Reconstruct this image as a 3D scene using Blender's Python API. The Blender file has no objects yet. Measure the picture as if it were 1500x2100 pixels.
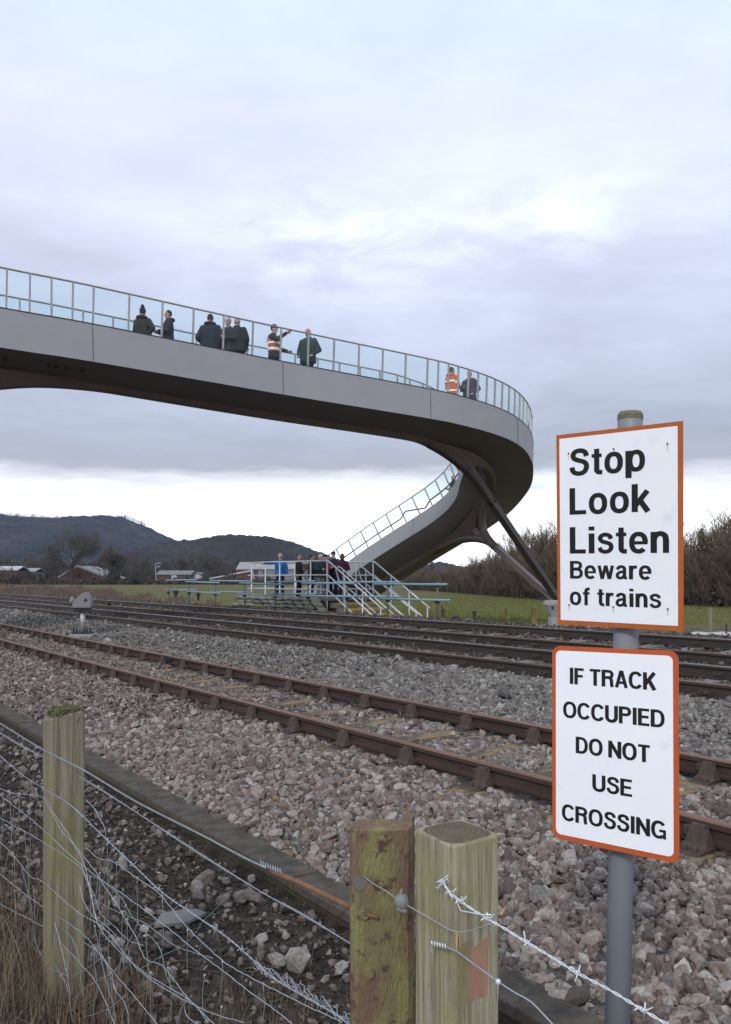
import bpy, bmesh, math, random
import numpy as np
from mathutils import Vector, Matrix, noise as mnoise

rng = np.random.default_rng(7)
random.seed(7)
C = bpy.context.scene.collection
SC = bpy.context.scene
CAMZ = 1.6
F = 1723.0                      # focal length in the photograph's pixels
COS, SIN = 0.8130, 0.5823       # track direction: s runs across the railway, t along it

def ST(s, t, z=0.0):            # railway coordinates -> world
    return (COS*s - SIN*t, SIN*s + COS*t, z)
def to_s(x, y): return COS*x + SIN*y
def to_t(x, y): return -SIN*x + COS*y
ROTZ = math.atan2(SIN, COS)     # local x = s, local y = t

# ------------------------------------------------------------------ helpers
def tag(o, label=None, cat=None, group=None, kind=None):
    if label: o['label'] = label
    if cat: o['category'] = cat
    if group: o['group'] = group
    if kind: o['kind'] = kind
    return o

def thing(name, label, cat, loc=(0, 0, 0), rz=0.0, group=None):
    o = bpy.data.objects.new(name, None)
    C.objects.link(o)
    o.location = loc
    o.rotation_euler = (0, 0, rz)
    o.empty_display_size = 0.2
    return tag(o, label, cat, group)

def link(name, me, mat=None, parent=None, smooth=False):
    o = bpy.data.objects.new(name, me)
    C.objects.link(o)
    if mat is not None:
        for m in (mat if isinstance(mat, (list, tuple)) else [mat]):
            me.materials.append(m)
    if parent is not None: o.parent = parent
    if smooth:
        me.polygons.foreach_set('use_smooth', [True]*len(me.polygons))
    return o

class MB:
    """collects simple solids and links them as ONE mesh object"""
    def __init__(self): self.v = []; self.f = []; self.mi = []
    def add(self, vs, fs, mi=0):
        b = len(self.v)
        self.v += [tuple(map(float, p)) for p in vs]
        self.f += [tuple(b+i for i in q) for q in fs]
        self.mi += [mi]*len(fs)
        return self
    def box(self, c, s, rz=0.0, mi=0, M=None):
        x, y, z = s[0]/2, s[1]/2, s[2]/2
        vs = [(-x,-y,-z),(x,-y,-z),(x,y,-z),(-x,y,-z),(-x,-y,z),(x,-y,z),(x,y,z),(-x,y,z)]
        cr, sr = math.cos(rz), math.sin(rz)
        if M is not None: vs = [tuple(M @ Vector(p)) for p in vs]
        vs = [(c[0]+cr*a-sr*b, c[1]+sr*a+cr*b, c[2]+d) for a, b, d in vs]
        return self.add(vs, [(0,3,2,1),(4,5,6,7),(0,1,5,4),(1,2,6,5),(2,3,7,6),(3,0,4,7)], mi)
    def bar(self, p, q, w, h=None, mi=0, up=(0, 0, 1)):
        """square bar from p to q"""
        h = h or w
        p, q = Vector(p), Vector(q); d = (q-p).normalized()
        u = Vector(up)
        if abs(d.dot(u)) > .98: u = Vector((0, 1, 0))
        a = d.cross(u).normalized()*w/2; b = d.cross(a).normalized()*h/2
        vs = [p-a-b, p+a-b, p+a+b, p-a+b, q-a-b, q+a-b, q+a+b, q-a+b]
        return self.add(vs, [(0,3,2,1),(4,5,6,7),(0,1,5,4),(1,2,6,5),(2,3,7,6),(3,0,4,7)], mi)
    def tube(self, pts, r, n=8, mi=0, cap=True):
        pts = [Vector(p) for p in pts]
        m = len(pts)
        rs = r if isinstance(r, (list, tuple)) else [r]*m
        vs = []; fs = []
        prev = None
        for i, p in enumerate(pts):
            d = (pts[min(i+1, m-1)] - pts[max(i-1, 0)])
            if d.length < 1e-9: d = Vector((0, 0, 1))
            d.normalize()
            if prev is None:
                u = Vector((0, 0, 1)) if abs(d.z) < .9 else Vector((1, 0, 0))
                a = d.cross(u).normalized()
            else:
                a = (prev - d*prev.dot(d))
                a = a.normalized() if a.length > 1e-6 else d.cross(Vector((0, 0, 1))).normalized()
            prev = a
            b = d.cross(a)
            for k in range(n):
                an = 2*math.pi*k/n
                vs.append(p + a*(rs[i]*math.cos(an)) + b*(rs[i]*math.sin(an)))
        for i in range(m-1):
            for k in range(n):
                k2 = (k+1) % n
                fs.append((i*n+k, i*n+k2, (i+1)*n+k2, (i+1)*n+k))
        if cap:
            fs.append(tuple(range(n-1, -1, -1))); fs.append(tuple((m-1)*n+k for k in range(n)))
        return self.add(vs, fs, mi)
    def prism(self, poly, d0, d1, fn, mi=0):
        """extrude a closed 2D polygon; fn(a, b, d) -> xyz"""
        n = len(poly)
        vs = [fn(a, b, d0) for a, b in poly] + [fn(a, b, d1) for a, b in poly]
        fs = [tuple(range(n-1, -1, -1)), tuple(range(n, 2*n))]
        fs += [(i, (i+1) % n, n+(i+1) % n, n+i) for i in range(n)]
        return self.add(vs, fs, mi)
    def loft(self, rings, mi=0, cap=True, closed=True):
        n = len(rings[0]); vs = [p for r in rings for p in r]; fs = []
        for i in range(len(rings)-1):
            for k in range(n if closed else n-1):
                k2 = (k+1) % n
                fs.append((i*n+k, i*n+k2, (i+1)*n+k2, (i+1)*n+k))
        if cap and closed:
            fs.append(tuple(range(n-1, -1, -1))); fs.append(tuple((len(rings)-1)*n+k for k in range(n)))
        return self.add(vs, fs, mi)
    def capsule(self, p, q, r0, r1=None, n=10, mi=0):
        r1 = r1 if r1 is not None else r0
        p, q = Vector(p), Vector(q); d = q-p
        d = d.normalized() if d.length > 1e-6 else Vector((0, 0, 1))
        pts = []; rs = []
        for a in (80, 55, 28, 0):
            pts.append(p - d*r0*math.sin(math.radians(a))); rs.append(r0*math.cos(math.radians(a)))
        for a in (0, 28, 55, 80):
            pts.append(q + d*r1*math.sin(math.radians(a))); rs.append(r1*math.cos(math.radians(a)))
        return self.tube(pts, rs, n, mi)
    def ell(self, c, r, n=12, m=7, mi=0, rot=None):
        rings = []
        for i in range(1, m):
            th = math.pi*i/m
            rings.append([(r[0]*math.sin(th)*math.cos(2*math.pi*k/n), r[1]*math.sin(th)*math.sin(2*math.pi*k/n), -r[2]*math.cos(th)) for k in range(n)])
        if rot is not None: rings = [[tuple(rot @ Vector(p)) for p in R] for R in rings]
        rings = [[(p[0]+c[0], p[1]+c[1], p[2]+c[2]) for p in R] for R in rings]
        return self.loft(rings, mi)
    def mesh(self, name):
        me = bpy.data.meshes.new(name)
        me.from_pydata(self.v, [], self.f)
        if any(self.mi): me.polygons.foreach_set('material_index', self.mi)
        me.update()
        return me
    def build(self, name, mat, parent=None, smooth=False, fix=True):
        me = self.mesh(name)
        if fix:
            bm = bmesh.new(); bm.from_mesh(me)
            bmesh.ops.recalc_face_normals(bm, faces=bm.faces); bm.to_mesh(me); bm.free()
        return link(name, me, mat, parent, smooth)

def bevel(o, w, seg=2):
    m = o.modifiers.new('bevel', 'BEVEL'); m.width = w; m.segments = seg; m.limit_method = 'ANGLE'
    return o

def copy_tree(o, parent=None):
    c = o.copy(); C.objects.link(c)
    c.parent = parent
    for ch in list(o.children): copy_tree(ch, c)
    return c

# ------------------------------------------------------------------ materials
def srgb(r, g, b):
    f = lambda c: (c/255/12.92 if c/255 <= .04045 else ((c/255+.055)/1.055)**2.4)
    return (f(r), f(g), f(b))

def mat(name, c1, c2=None, scale=5.0, rough=.8, metal=0.0, bump=0.0, bscale=None, stretch=(1, 1, 1), detail=6, lo=.35, hi=.65,
        spec=.3, third=None, tscale=2.0, tlo=.55, thi=.65):
    m = bpy.data.materials.new(name); m.use_nodes = True
    nt = m.node_tree; b = nt.nodes['Principled BSDF']
    b.inputs['Roughness'].default_value = rough; b.inputs['Metallic'].default_value = metal
    b.inputs['Specular IOR Level'].default_value = spec
    b.inputs['Base Color'].default_value = (*c1, 1)
    tc = nt.nodes.new('ShaderNodeTexCoord'); mp = nt.nodes.new('ShaderNodeMapping')
    mp.inputs['Scale'].default_value = stretch
    nt.links.new(tc.outputs['Object'], mp.inputs[0])
    def noise(sc, det=detail, free=False):
        n = nt.nodes.new('ShaderNodeTexNoise'); n.inputs['Scale'].default_value = sc; n.inputs['Detail'].default_value = det
        n.inputs['Roughness'].default_value = .62
        nt.links.new(tc.outputs['Object'] if free else mp.outputs[0], n.inputs['Vector']); return n
    def ramp(n, a, bb):
        r = nt.nodes.new('ShaderNodeMapRange'); r.inputs[1].default_value = a; r.inputs[2].default_value = bb
        nt.links.new(n.outputs[0], r.inputs[0]); return r
    def mix(fac, a, bb):
        x = nt.nodes.new('ShaderNodeMix'); x.data_type = 'RGBA'
        nt.links.new(fac, x.inputs[0])
        if isinstance(a, tuple): x.inputs[6].default_value = (*a, 1)
        else: nt.links.new(a, x.inputs[6])
        if isinstance(bb, tuple): x.inputs[7].default_value = (*bb, 1)
        else: nt.links.new(bb, x.inputs[7])
        return x.outputs[2]
    if c2 is not None:
        col = mix(ramp(noise(scale), lo, hi).outputs[0], c1, c2)
        if third is not None:
            col = mix(ramp(noise(tscale, 7, True), tlo, thi).outputs[0], col, third)
        nt.links.new(col, b.inputs['Base Color'])
    if bump:
        bn = nt.nodes.new('ShaderNodeBump'); bn.inputs['Strength'].default_value = bump; bn.inputs['Distance'].default_value = .02
        nt.links.new(noise(bscale or scale*3).outputs[0], bn.inputs['Height'])
        nt.links.new(bn.outputs[0], b.inputs['Normal'])
    return m

def mat_attr(name, stops, rough=.9, nscale=60.0, nmix=.35):
    """colour picked per stone by the attribute rnd"""
    m = bpy.data.materials.new(name); m.use_nodes = True
    nt = m.node_tree; b = nt.nodes['Principled BSDF']; b.inputs['Roughness'].default_value = rough
    b.inputs['Specular IOR Level'].default_value = .2
    a = nt.nodes.new('ShaderNodeAttribute'); a.attribute_name = 'rnd'
    r = nt.nodes.new('ShaderNodeValToRGB'); r.color_ramp.interpolation = 'CONSTANT'
    els = r.color_ramp.elements
    while len(els) < len(stops): els.new(.5)
    for e, (p, c) in zip(els, stops): e.position = p; e.color = (*c, 1)
    nt.links.new(a.outputs['Fac'], r.inputs[0])
    n = nt.nodes.new('ShaderNodeTexNoise'); n.inputs['Scale'].default_value = nscale; n.inputs['Detail'].default_value = 5
    tc = nt.nodes.new('ShaderNodeTexCoord'); nt.links.new(tc.outputs['Object'], n.inputs['Vector'])
    mr = nt.nodes.new('ShaderNodeMapRange'); mr.inputs[1].default_value = .3; mr.inputs[2].default_value = .7
    mr.inputs[3].default_value = 1-nmix; mr.inputs[4].default_value = 1+nmix
    nt.links.new(n.outputs[0], mr.inputs[0])
    mx = nt.nodes.new('ShaderNodeVectorMath'); mx.operation = 'SCALE'
    nt.links.new(r.outputs[0], mx.inputs[0]); nt.links.new(mr.outputs[0], mx.inputs['Scale'])
    nt.links.new(mx.outputs[0], b.inputs['Base Color'])
    return m

def mat_glass():
    m = bpy.data.materials.new('tinted_glass'); m.use_nodes = True
    nt = m.node_tree; nt.nodes.clear()
    out = nt.nodes.new('ShaderNodeOutputMaterial'); mx = nt.nodes.new('ShaderNodeMixShader')
    tr = nt.nodes.new('ShaderNodeBsdfTransparent'); tr.inputs[0].default_value = (.935, .98, .985, 1)
    gl = nt.nodes.new('ShaderNodeBsdfGlossy'); gl.inputs['Roughness'].default_value = .02
    fr = nt.nodes.new('ShaderNodeLayerWeight'); fr.inputs[0].default_value = .25
    mu = nt.nodes.new('ShaderNodeMath'); mu.operation = 'MULTIPLY'; mu.inputs[1].default_value = .30
    nt.links.new(fr.outputs['Facing'], mu.inputs[0]); nt.links.new(mu.outputs[0], mx.inputs[0]); nt.links.new(tr.outputs[0], mx.inputs[1]); nt.links.new(gl.outputs[0], mx.inputs[2])
    nt.links.new(mx.outputs[0], out.inputs[0])
    return m

M = {}
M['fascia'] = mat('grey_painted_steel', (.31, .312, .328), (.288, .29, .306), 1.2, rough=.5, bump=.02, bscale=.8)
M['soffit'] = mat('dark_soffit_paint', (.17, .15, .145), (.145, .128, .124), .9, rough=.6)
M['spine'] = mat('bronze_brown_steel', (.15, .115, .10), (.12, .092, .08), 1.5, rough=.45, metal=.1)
M['rail_grey'] = mat('satin_grey_metal', (.36, .345, .335), (.31, .30, .29), 3, rough=.4, metal=.3)
M['dark_metal'] = mat('dark_handrail', (.03, .03, .032), rough=.4)
M['deck'] = mat('deck_surfacing', (.2, .19, .18), (.15, .145, .14), 8)
M['glass'] = mat_glass()
M['rust'] = mat('rusty_rail_steel', (.060, .034, .026), (.036, .024, .020), 14, rough=.75, stretch=(1, .15, 1), bump=.15, bscale=30)
M['rail_top'] = mat('worn_rail_head', (.185, .100, .062), (.125, .070, .048), 9, rough=.55, stretch=(1, .12, 1))
M['dark_rail'] = mat('dark_oily_rail', (.047, .034, .029), (.031, .025, .023), 10, rough=.6, stretch=(1, .15, 1))
M['polished'] = mat('polished_rail_head', (.20, .175, .16), (.13, .11, .10), 6, rough=.35, metal=.45, stretch=(1, .08, 1))
M['rail_brown'] = mat('brown_rail_head', (.15, .085, .055), (.10, .06, .042), 6, rough=.55, stretch=(1, .1, 1))
M['chair'] = mat('cast_iron_chair', (.085, .056, .045), (.05, .037, .033), 25, rough=.75, bump=.3, bscale=80)
M['sleeper'] = mat('dusty_timber', (.085, .070, .058), (.215, .155, .088), 7, rough=.95, lo=.46, hi=.56, stretch=(1, 1, 1), bump=.4, bscale=50)
M['concrete'] = mat('weathered_concrete', (.105, .086, .066), (.045, .039, .034), 9, rough=.95, bump=.3, bscale=60, third=(.14, .115, .085), tscale=5, tlo=.58, thi=.7)
M['pale_concrete'] = mat('pale_concrete', (.30, .30, .31), (.24, .24, .25), 4, rough=.9, bump=.1)
M['wood'] = mat('mossy_green_timber', (.40, .365, .255), (.225, .20, .135), 26, rough=.95, stretch=(3.0, 3.0, .12), bump=.6, bscale=60, lo=.38, hi=.62,
                third=(.30, .29, .135), tscale=11, tlo=.44, thi=.66)
M['endgrain'] = mat('weathered_end_grain', (.15, .125, .08), (.10, .085, .055), 30, rough=.95, bump=.3)
M['greywood'] = mat('grey_green_timber', (.29, .26, .19), (.16, .14, .10), 26, rough=.96, stretch=(3.5, 3.5, .10), bump=.6, bscale=60, lo=.38, hi=.62,
                    third=(.23, .215, .085), tscale=9, tlo=.46, thi=.70)
def ring_grain(m):
    nt = m.node_tree; b = nt.nodes['Principled BSDF']; w = nt.nodes.new('ShaderNodeTexWave'); w.wave_type = 'RINGS'; w.rings_direction = 'Z'
    w.inputs['Scale'].default_value = 28; w.inputs['Distortion'].default_value = 1.6; w.inputs['Detail'].default_value = 3
    tc = nt.nodes.new('ShaderNodeTexCoord'); nt.links.new(tc.outputs['Object'], w.inputs['Vector'])
    old = b.inputs['Base Color'].links[0].from_socket; mx = nt.nodes.new('ShaderNodeMix'); mx.data_type = 'RGBA'
    mr = nt.nodes.new('ShaderNodeMapRange'); mr.inputs[3].default_value = 0; mr.inputs[4].default_value = .55; nt.links.new(w.outputs['Fac'], mr.inputs[0])
    nt.links.new(mr.outputs[0], mx.inputs[0]); nt.links.new(old, mx.inputs[6]); mx.inputs[7].default_value = (.06, .048, .032, 1); nt.links.new(mx.outputs[2], b.inputs['Base Color'])
ring_grain(M['endgrain'])
M['moss'] = mat('green_moss', (.13, .135, .06), (.20, .20, .115), 60, rough=1, bump=.6, bscale=120)
M['salmon'] = mat('raw_salmon_timber', (.36, .205, .145), (.29, .155, .105), 40, rough=.9, stretch=(2, 2, .3))
M['rust_post'] = mat('rust_and_lichen', (.185, .118, .085), (.25, .235, .10), 7.5, rough=.97, stretch=(1.8, 1.8, .5), bump=.6, bscale=110,
                     lo=.43, hi=.60, third=(.11, .065, .05), tscale=38, tlo=.54, thi=.64)
M['orange_rust'] = mat('orange_rusty_iron', (.22, .115, .06), (.15, .08, .048), 40, rough=.85, bump=.2)
M['galv'] = mat('galvanised_wire', (.40, .42, .45), (.30, .32, .345), 60, rough=.45, metal=.35)
M['galv_bright'] = mat('bright_galvanised_wire', (.72, .74, .78), (.58, .60, .64), 80, rough=.35, metal=.25)
M['pole'] = mat('grey_painted_pole', (.225, .245, .275), (.20, .218, .245), 6, rough=.42, bump=.03)
M['algae'] = mat('algae_rim', (.10, .105, .06), (.17, .165, .12), 50, rough=.95)
M['sign_white'] = mat('white_reflective_sheet', (.87, .895, .93), (.845, .87, .91), 3, rough=.45, spec=.4, third=(.74, .78, .83), tscale=9, tlo=.6, thi=.75)
M['sign_orange'] = mat('orange_enamel', (.46, .12, .022), (.40, .10, .02), 12, rough=.45)
M['sign_red'] = mat('red_orange_border', (.50, .10, .030), (.46, .09, .028), 12, rough=.4)
M['sign_black'] = mat('black_lettering', (.012, .011, .012), rough=.5)
M['sign_back'] = mat('grey_sign_edge', (.35, .36, .37), rough=.5)
M['streak'] = mat('rust_streak', (.55, .40, .26), (.70, .62, .52), 120, rough=.6)
M['sand'] = mat('sandbag_cloth', (.25, .255, .205), (.17, .178, .14), 12, rough=1, bump=.4, bscale=40)
M['alu'] = mat('bare_aluminium_tube', (.55, .56, .57), (.47, .48, .49), 5, rough=.4, metal=.35)
M['blue_tube'] = mat('light_blue_scaffold_tube', (.17, .29, .36), (.21, .30, .34), 3, rough=.55, stretch=(.5, .5, .5))
M['scaff'] = mat('dull_scaffold_tube', (.13, .125, .11), (.09, .088, .08), 8, rough=.6)
M['yellow'] = mat('yellow_nosing', (.47, .32, .03), (.36, .25, .03), 10, rough=.7)
M['step'] = mat('grey_step', (.19, .18, .17), (.15, .14, .135), 10, rough=.9)
M['stake'] = mat('ochre_timber_stake', (.30, .21, .07), (.20, .145, .055), 12, rough=.9, stretch=(1, 1, .3))
M['signal'] = mat('grey_signal_casing', (.20, .205, .21), (.17, .175, .18), 8, rough=.6)
M['black'] = mat('black_parts', (.02, .02, .022), rough=.6)
M['sheet'] = mat('pale_plastic_sheet', (.45, .46, .44), (.36, .37, .35), 3, rough=.7, bump=.3, bscale=4)
M['brick'] = mat('red_brown_brick', (.115, .058, .048), (.085, .046, .04), 1.0, rough=.95)
M['roof'] = mat('pale_sheet_roof', (.33, .33, .33), (.22, .215, .21), .6, rough=.7, stretch=(4, 1, 1))
M['white_wall'] = mat('white_wall', (.48, .48, .48), (.34, .34, .34), .5, rough=.8)
M['grey_wall'] = mat('grey_cladding', (.20, .20, .205), (.14, .14, .145), .4, rough=.8)
M['bark'] = mat('grey_brown_bark', (.065, .053, .044), (.048, .04, .034), 4, rough=1)
M['twig'] = mat('brown_twigs', (.15, .108, .083), (.11, .08, .063), .6, rough=1)
M['twig2'] = mat('olive_brown_twigs', (.14, .115, .072), (.105, .086, .058), .6, rough=1)
M['farwood'] = mat('far_twigs', (.10, .082, .066), (.075, .064, .053), .1, rough=1)
M['ivy'] = mat('ivy_leaves', (.032, .040, .018), (.02, .028, .013), 2, rough=.7)

# ------------------------------------------------------------------ world, sun, camera
def make_world():
    w = bpy.data.worlds.new('World'); SC.world = w; w.use_nodes = True
    nt = w.node_tree; nt.nodes.clear()
    N = nt.nodes.new; Lk = nt.links.new
    def math_(op, a, b=None, clamp=False):
        n = N('ShaderNodeMath'); n.operation = op; n.use_clamp = clamp
        for i, v in enumerate((a, b)):
            if v is None: continue
            if isinstance(v, (int, float)): n.inputs[i].default_value = v
            else: Lk(v, n.inputs[i])
        return n.outputs[0]
    out = N('ShaderNodeOutputWorld')
    sky = N('ShaderNodeTexSky'); sky.sky_type = 'NISHITA'; sky.sun_disc = False
    sky.sun_elevation = math.radians(SUN_EL); sky.sun_rotation = math.radians(SUN_ROT)
    bg1 = N('ShaderNodeBackground'); bg1.inputs[1].default_value = .08
    Lk(sky.outputs[0], bg1.inputs[0])
    tc = N('ShaderNodeTexCoord'); sp = N('ShaderNodeSeparateXYZ'); Lk(tc.outputs['Generated'], sp.inputs[0])
    x, y, z = sp.outputs
    hor = math_('SQRT', math_('ADD', math_('MULTIPLY', x, x), math_('MULTIPLY', y, y)))
    t = math_('DIVIDE', z, math_('MAXIMUM', hor, .001))
    # clouds lie on a flat layer overhead: direction projected to that plane
    den = math_('ADD', math_('MAXIMUM', z, 0.0), .13)
    cv = N('ShaderNodeCombineXYZ'); Lk(math_('DIVIDE', x, den), cv.inputs[0]); Lk(math_('DIVIDE', y, den), cv.inputs[1])
    def noise(scale, detail, rough, off, st=(1, 1, 1), src=None):
        mp = N('ShaderNodeMapping'); mp.inputs['Location'].default_value = off; mp.inputs['Scale'].default_value = st
        Lk(src or cv.outputs[0], mp.inputs[0])
        n = N('ShaderNodeTexNoise'); n.inputs['Scale'].default_value = scale; n.inputs['Detail'].default_value = detail
        n.inputs['Roughness'].default_value = rough; n.inputs['Distortion'].default_value = .4
        Lk(mp.outputs[0], n.inputs['Vector']); return n.outputs[0]
    n1 = noise(1.1, 8, .55, (3.1, 1.7, 0), (1, .8, 1))
    n2 = noise(3.2, 8, .6, (7.3, 4.2, 0), (.7, 1, 1))
    n3 = noise(7.0, 9, .62, (2.3, 8.2, 0), (.8, 1, 1))
    wob = math_('ADD', math_('MULTIPLY', math_('SUBTRACT', n1, .5), .05), math_('MULTIPLY', math_('SUBTRACT', n2, .5), .045))
    tw = math_('ADD', t, wob)
    rp = N('ShaderNodeValToRGB'); els = rp.color_ramp.elements
    stops = [(0.0, (1.5, 1.5, 1.5)), (.060, (1.4, 1.4, 1.42)), (.088, (1.05, 1.06, 1.08)), (.108, (.76, .775, .82)), (.134, (.325, .34, .385)), (.165, (.335, .36, .435)), (.22, (.385, .415, .515)), (.30, (.46, .495, .62)),
             (.42, (.565, .605, .745)), (.55, (.57, .62, .755)), (.70, (.55, .63, .765)), (1.0, (.53, .61, .73))]
    while len(els) < len(stops): els.new(.5)
    for e, (p, c) in zip(els, stops): e.position = p; e.color = (*c, 1)
    Lk(tw, rp.inputs[0])
    # broken brightness of the cloud deck
    var = math_('ADD', math_('ADD', math_('MULTIPLY', math_('SUBTRACT', n1, .5), .42), math_('MULTIPLY', math_('SUBTRACT', n3, .5), .12)), math_('MULTIPLY', math_('SUBTRACT', n2, .5), .28))
    brk = math_('MINIMUM', math_('MAXIMUM', math_('MULTIPLY', math_('SUBTRACT', math_('ADD', math_('MULTIPLY', n3, .6), math_('MULTIPLY', n2, .4)), .43), 5.5), 0.0), 1.3)
    def blob(ax, tt, wx, wt, amp):
        az = math_('DIVIDE', x, math_('MAXIMUM', y, .05))
        a = math_('DIVIDE', math_('SUBTRACT', az, ax), wx); b = math_('DIVIDE', math_('SUBTRACT', tw, tt), wt)
        d = math_('ADD', math_('MULTIPLY', a, a), math_('MULTIPLY', b, b))
        g = math_('DIVIDE', amp, math_('ADD', 1.0, math_('MULTIPLY', d, d)))
        return math_('MULTIPLY', g, math_('MULTIPLY', math_('GREATER_THAN', y, 0.0), brk))
    var = math_('ADD', var, blob(-.05, .402, .09, .045, .20))
    var = math_('ADD', var, blob(.225, .425, .07, .05, .16))
    var = math_('ADD', var, blob(.08, .40, .24, .06, .16))
    amp = math_('MULTIPLY', math_('MINIMUM', math_('MAXIMUM', math_('MULTIPLY', math_('SUBTRACT', t, .09), 12.0), .0), 1.0), 1.0)
    fac = math_('ADD', 1.0, math_('MULTIPLY', var, amp))
    # small grey scraps of cloud in the bright strip above the horizon
    sc = noise(6.0, 6, .6, (1.0, 9.0, 2.0), (1, 1, 2.6), tc.outputs['Generated'])
    scr = math_('MULTIPLY', math_('MULTIPLY', math_('SUBTRACT', sc, .60), 6.0, True), math_('SUBTRACT', 1.0, amp))
    scr = math_('MULTIPLY', math_('MINIMUM', math_('MAXIMUM', scr, 0.0), .45), math_('MINIMUM', math_('MAXIMUM', math_('MULTIPLY', math_('SUBTRACT', t, .03), 20.0), 0.0), 1.0))
    fac = math_('MULTIPLY', fac, math_('SUBTRACT', 1.0, scr))
    vm = N('ShaderNodeVectorMath'); vm.operation = 'SCALE'; Lk(rp.outputs[0], vm.inputs[0]); Lk(fac, vm.inputs['Scale'])
    bg2 = N('ShaderNodeBackground'); bg2.inputs[1].default_value = 1.22
    Lk(vm.outputs[0], bg2.inputs[0])
    mx = N('ShaderNodeMixShader'); mx.inputs[0].default_value = .93
    Lk(bg1.outputs[0], mx.inputs[1]); Lk(bg2.outputs[0], mx.inputs[2]); Lk(mx.outputs[0], out.inputs[0])

SUN_EL, SUN_AZ = 33.0, 197.0    # azimuth clockwise from +Y, the way the camera looks
SUN_ROT = SUN_AZ
make_world()
sd = bpy.data.lights.new('sun', 'SUN'); sd.energy = 1.5; sd.angle = math.radians(10); sd.color = (1, .965, .92)
so = bpy.data.objects.new('sun', sd); C.objects.link(so)
a, e = math.radians(SUN_AZ), math.radians(SUN_EL)
sv = Vector((math.sin(a)*math.cos(e), math.cos(a)*math.cos(e), math.sin(e)))
so.rotation_euler = (-sv).to_track_quat('-Z', 'Y').to_euler(); so.location = sv*200

cam = bpy.data.cameras.new('camera'); co = bpy.data.objects.new('camera', cam); C.objects.link(co)
co.location = (0, 0, CAMZ); co.rotation_euler = (math.pi/2, 0, 0)
cam.sensor_fit = 'VERTICAL'; cam.sensor_height = 23.5*2100/2250; cam.lens = 18.0*(F/1723.4)
cam.shift_y = (1187-1050)/2100; cam.clip_start = .05; cam.clip_end = 20000
SC.camera = co
SC.view_settings.view_transform = 'Standard'; SC.view_settings.look = 'None'; SC.view_settings.exposure = .34; SC.view_settings.gamma = 1
SC.cycles.max_bounces = 8; SC.cycles.transparent_max_bounces = 24
SC.cycles.use_denoising = True

# ------------------------------------------------------------------ terrain
PROF = [(-400, .0), (-3, .12), (.55, .10), (1.0, .03), (1.35, -.07), (1.7, -.085), (2.262, -.085), (2.45, -.03), (2.9, .035), (3.9, .055), (6.3, .05), (6.9, .10), (7.7, .26), (8.2, .265), (10.4, .265),
        (11.3, .27), (13.3, .385), (14.0, .48), (14.35, .50), (15.2, .40), (15.9, .34), (17.2, -.10), (19, -.25), (25, -.32), (34, -.60), (46, -1.1), (9000, -1.1)]
PS = np.array([p[0] for p in PROF]); PZ = np.array([p[1] for p in PROF])
def ground_z(x, y):
    return np.interp(to_s(np.asarray(x, float), np.asarray(y, float)), PS, PZ)

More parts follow.
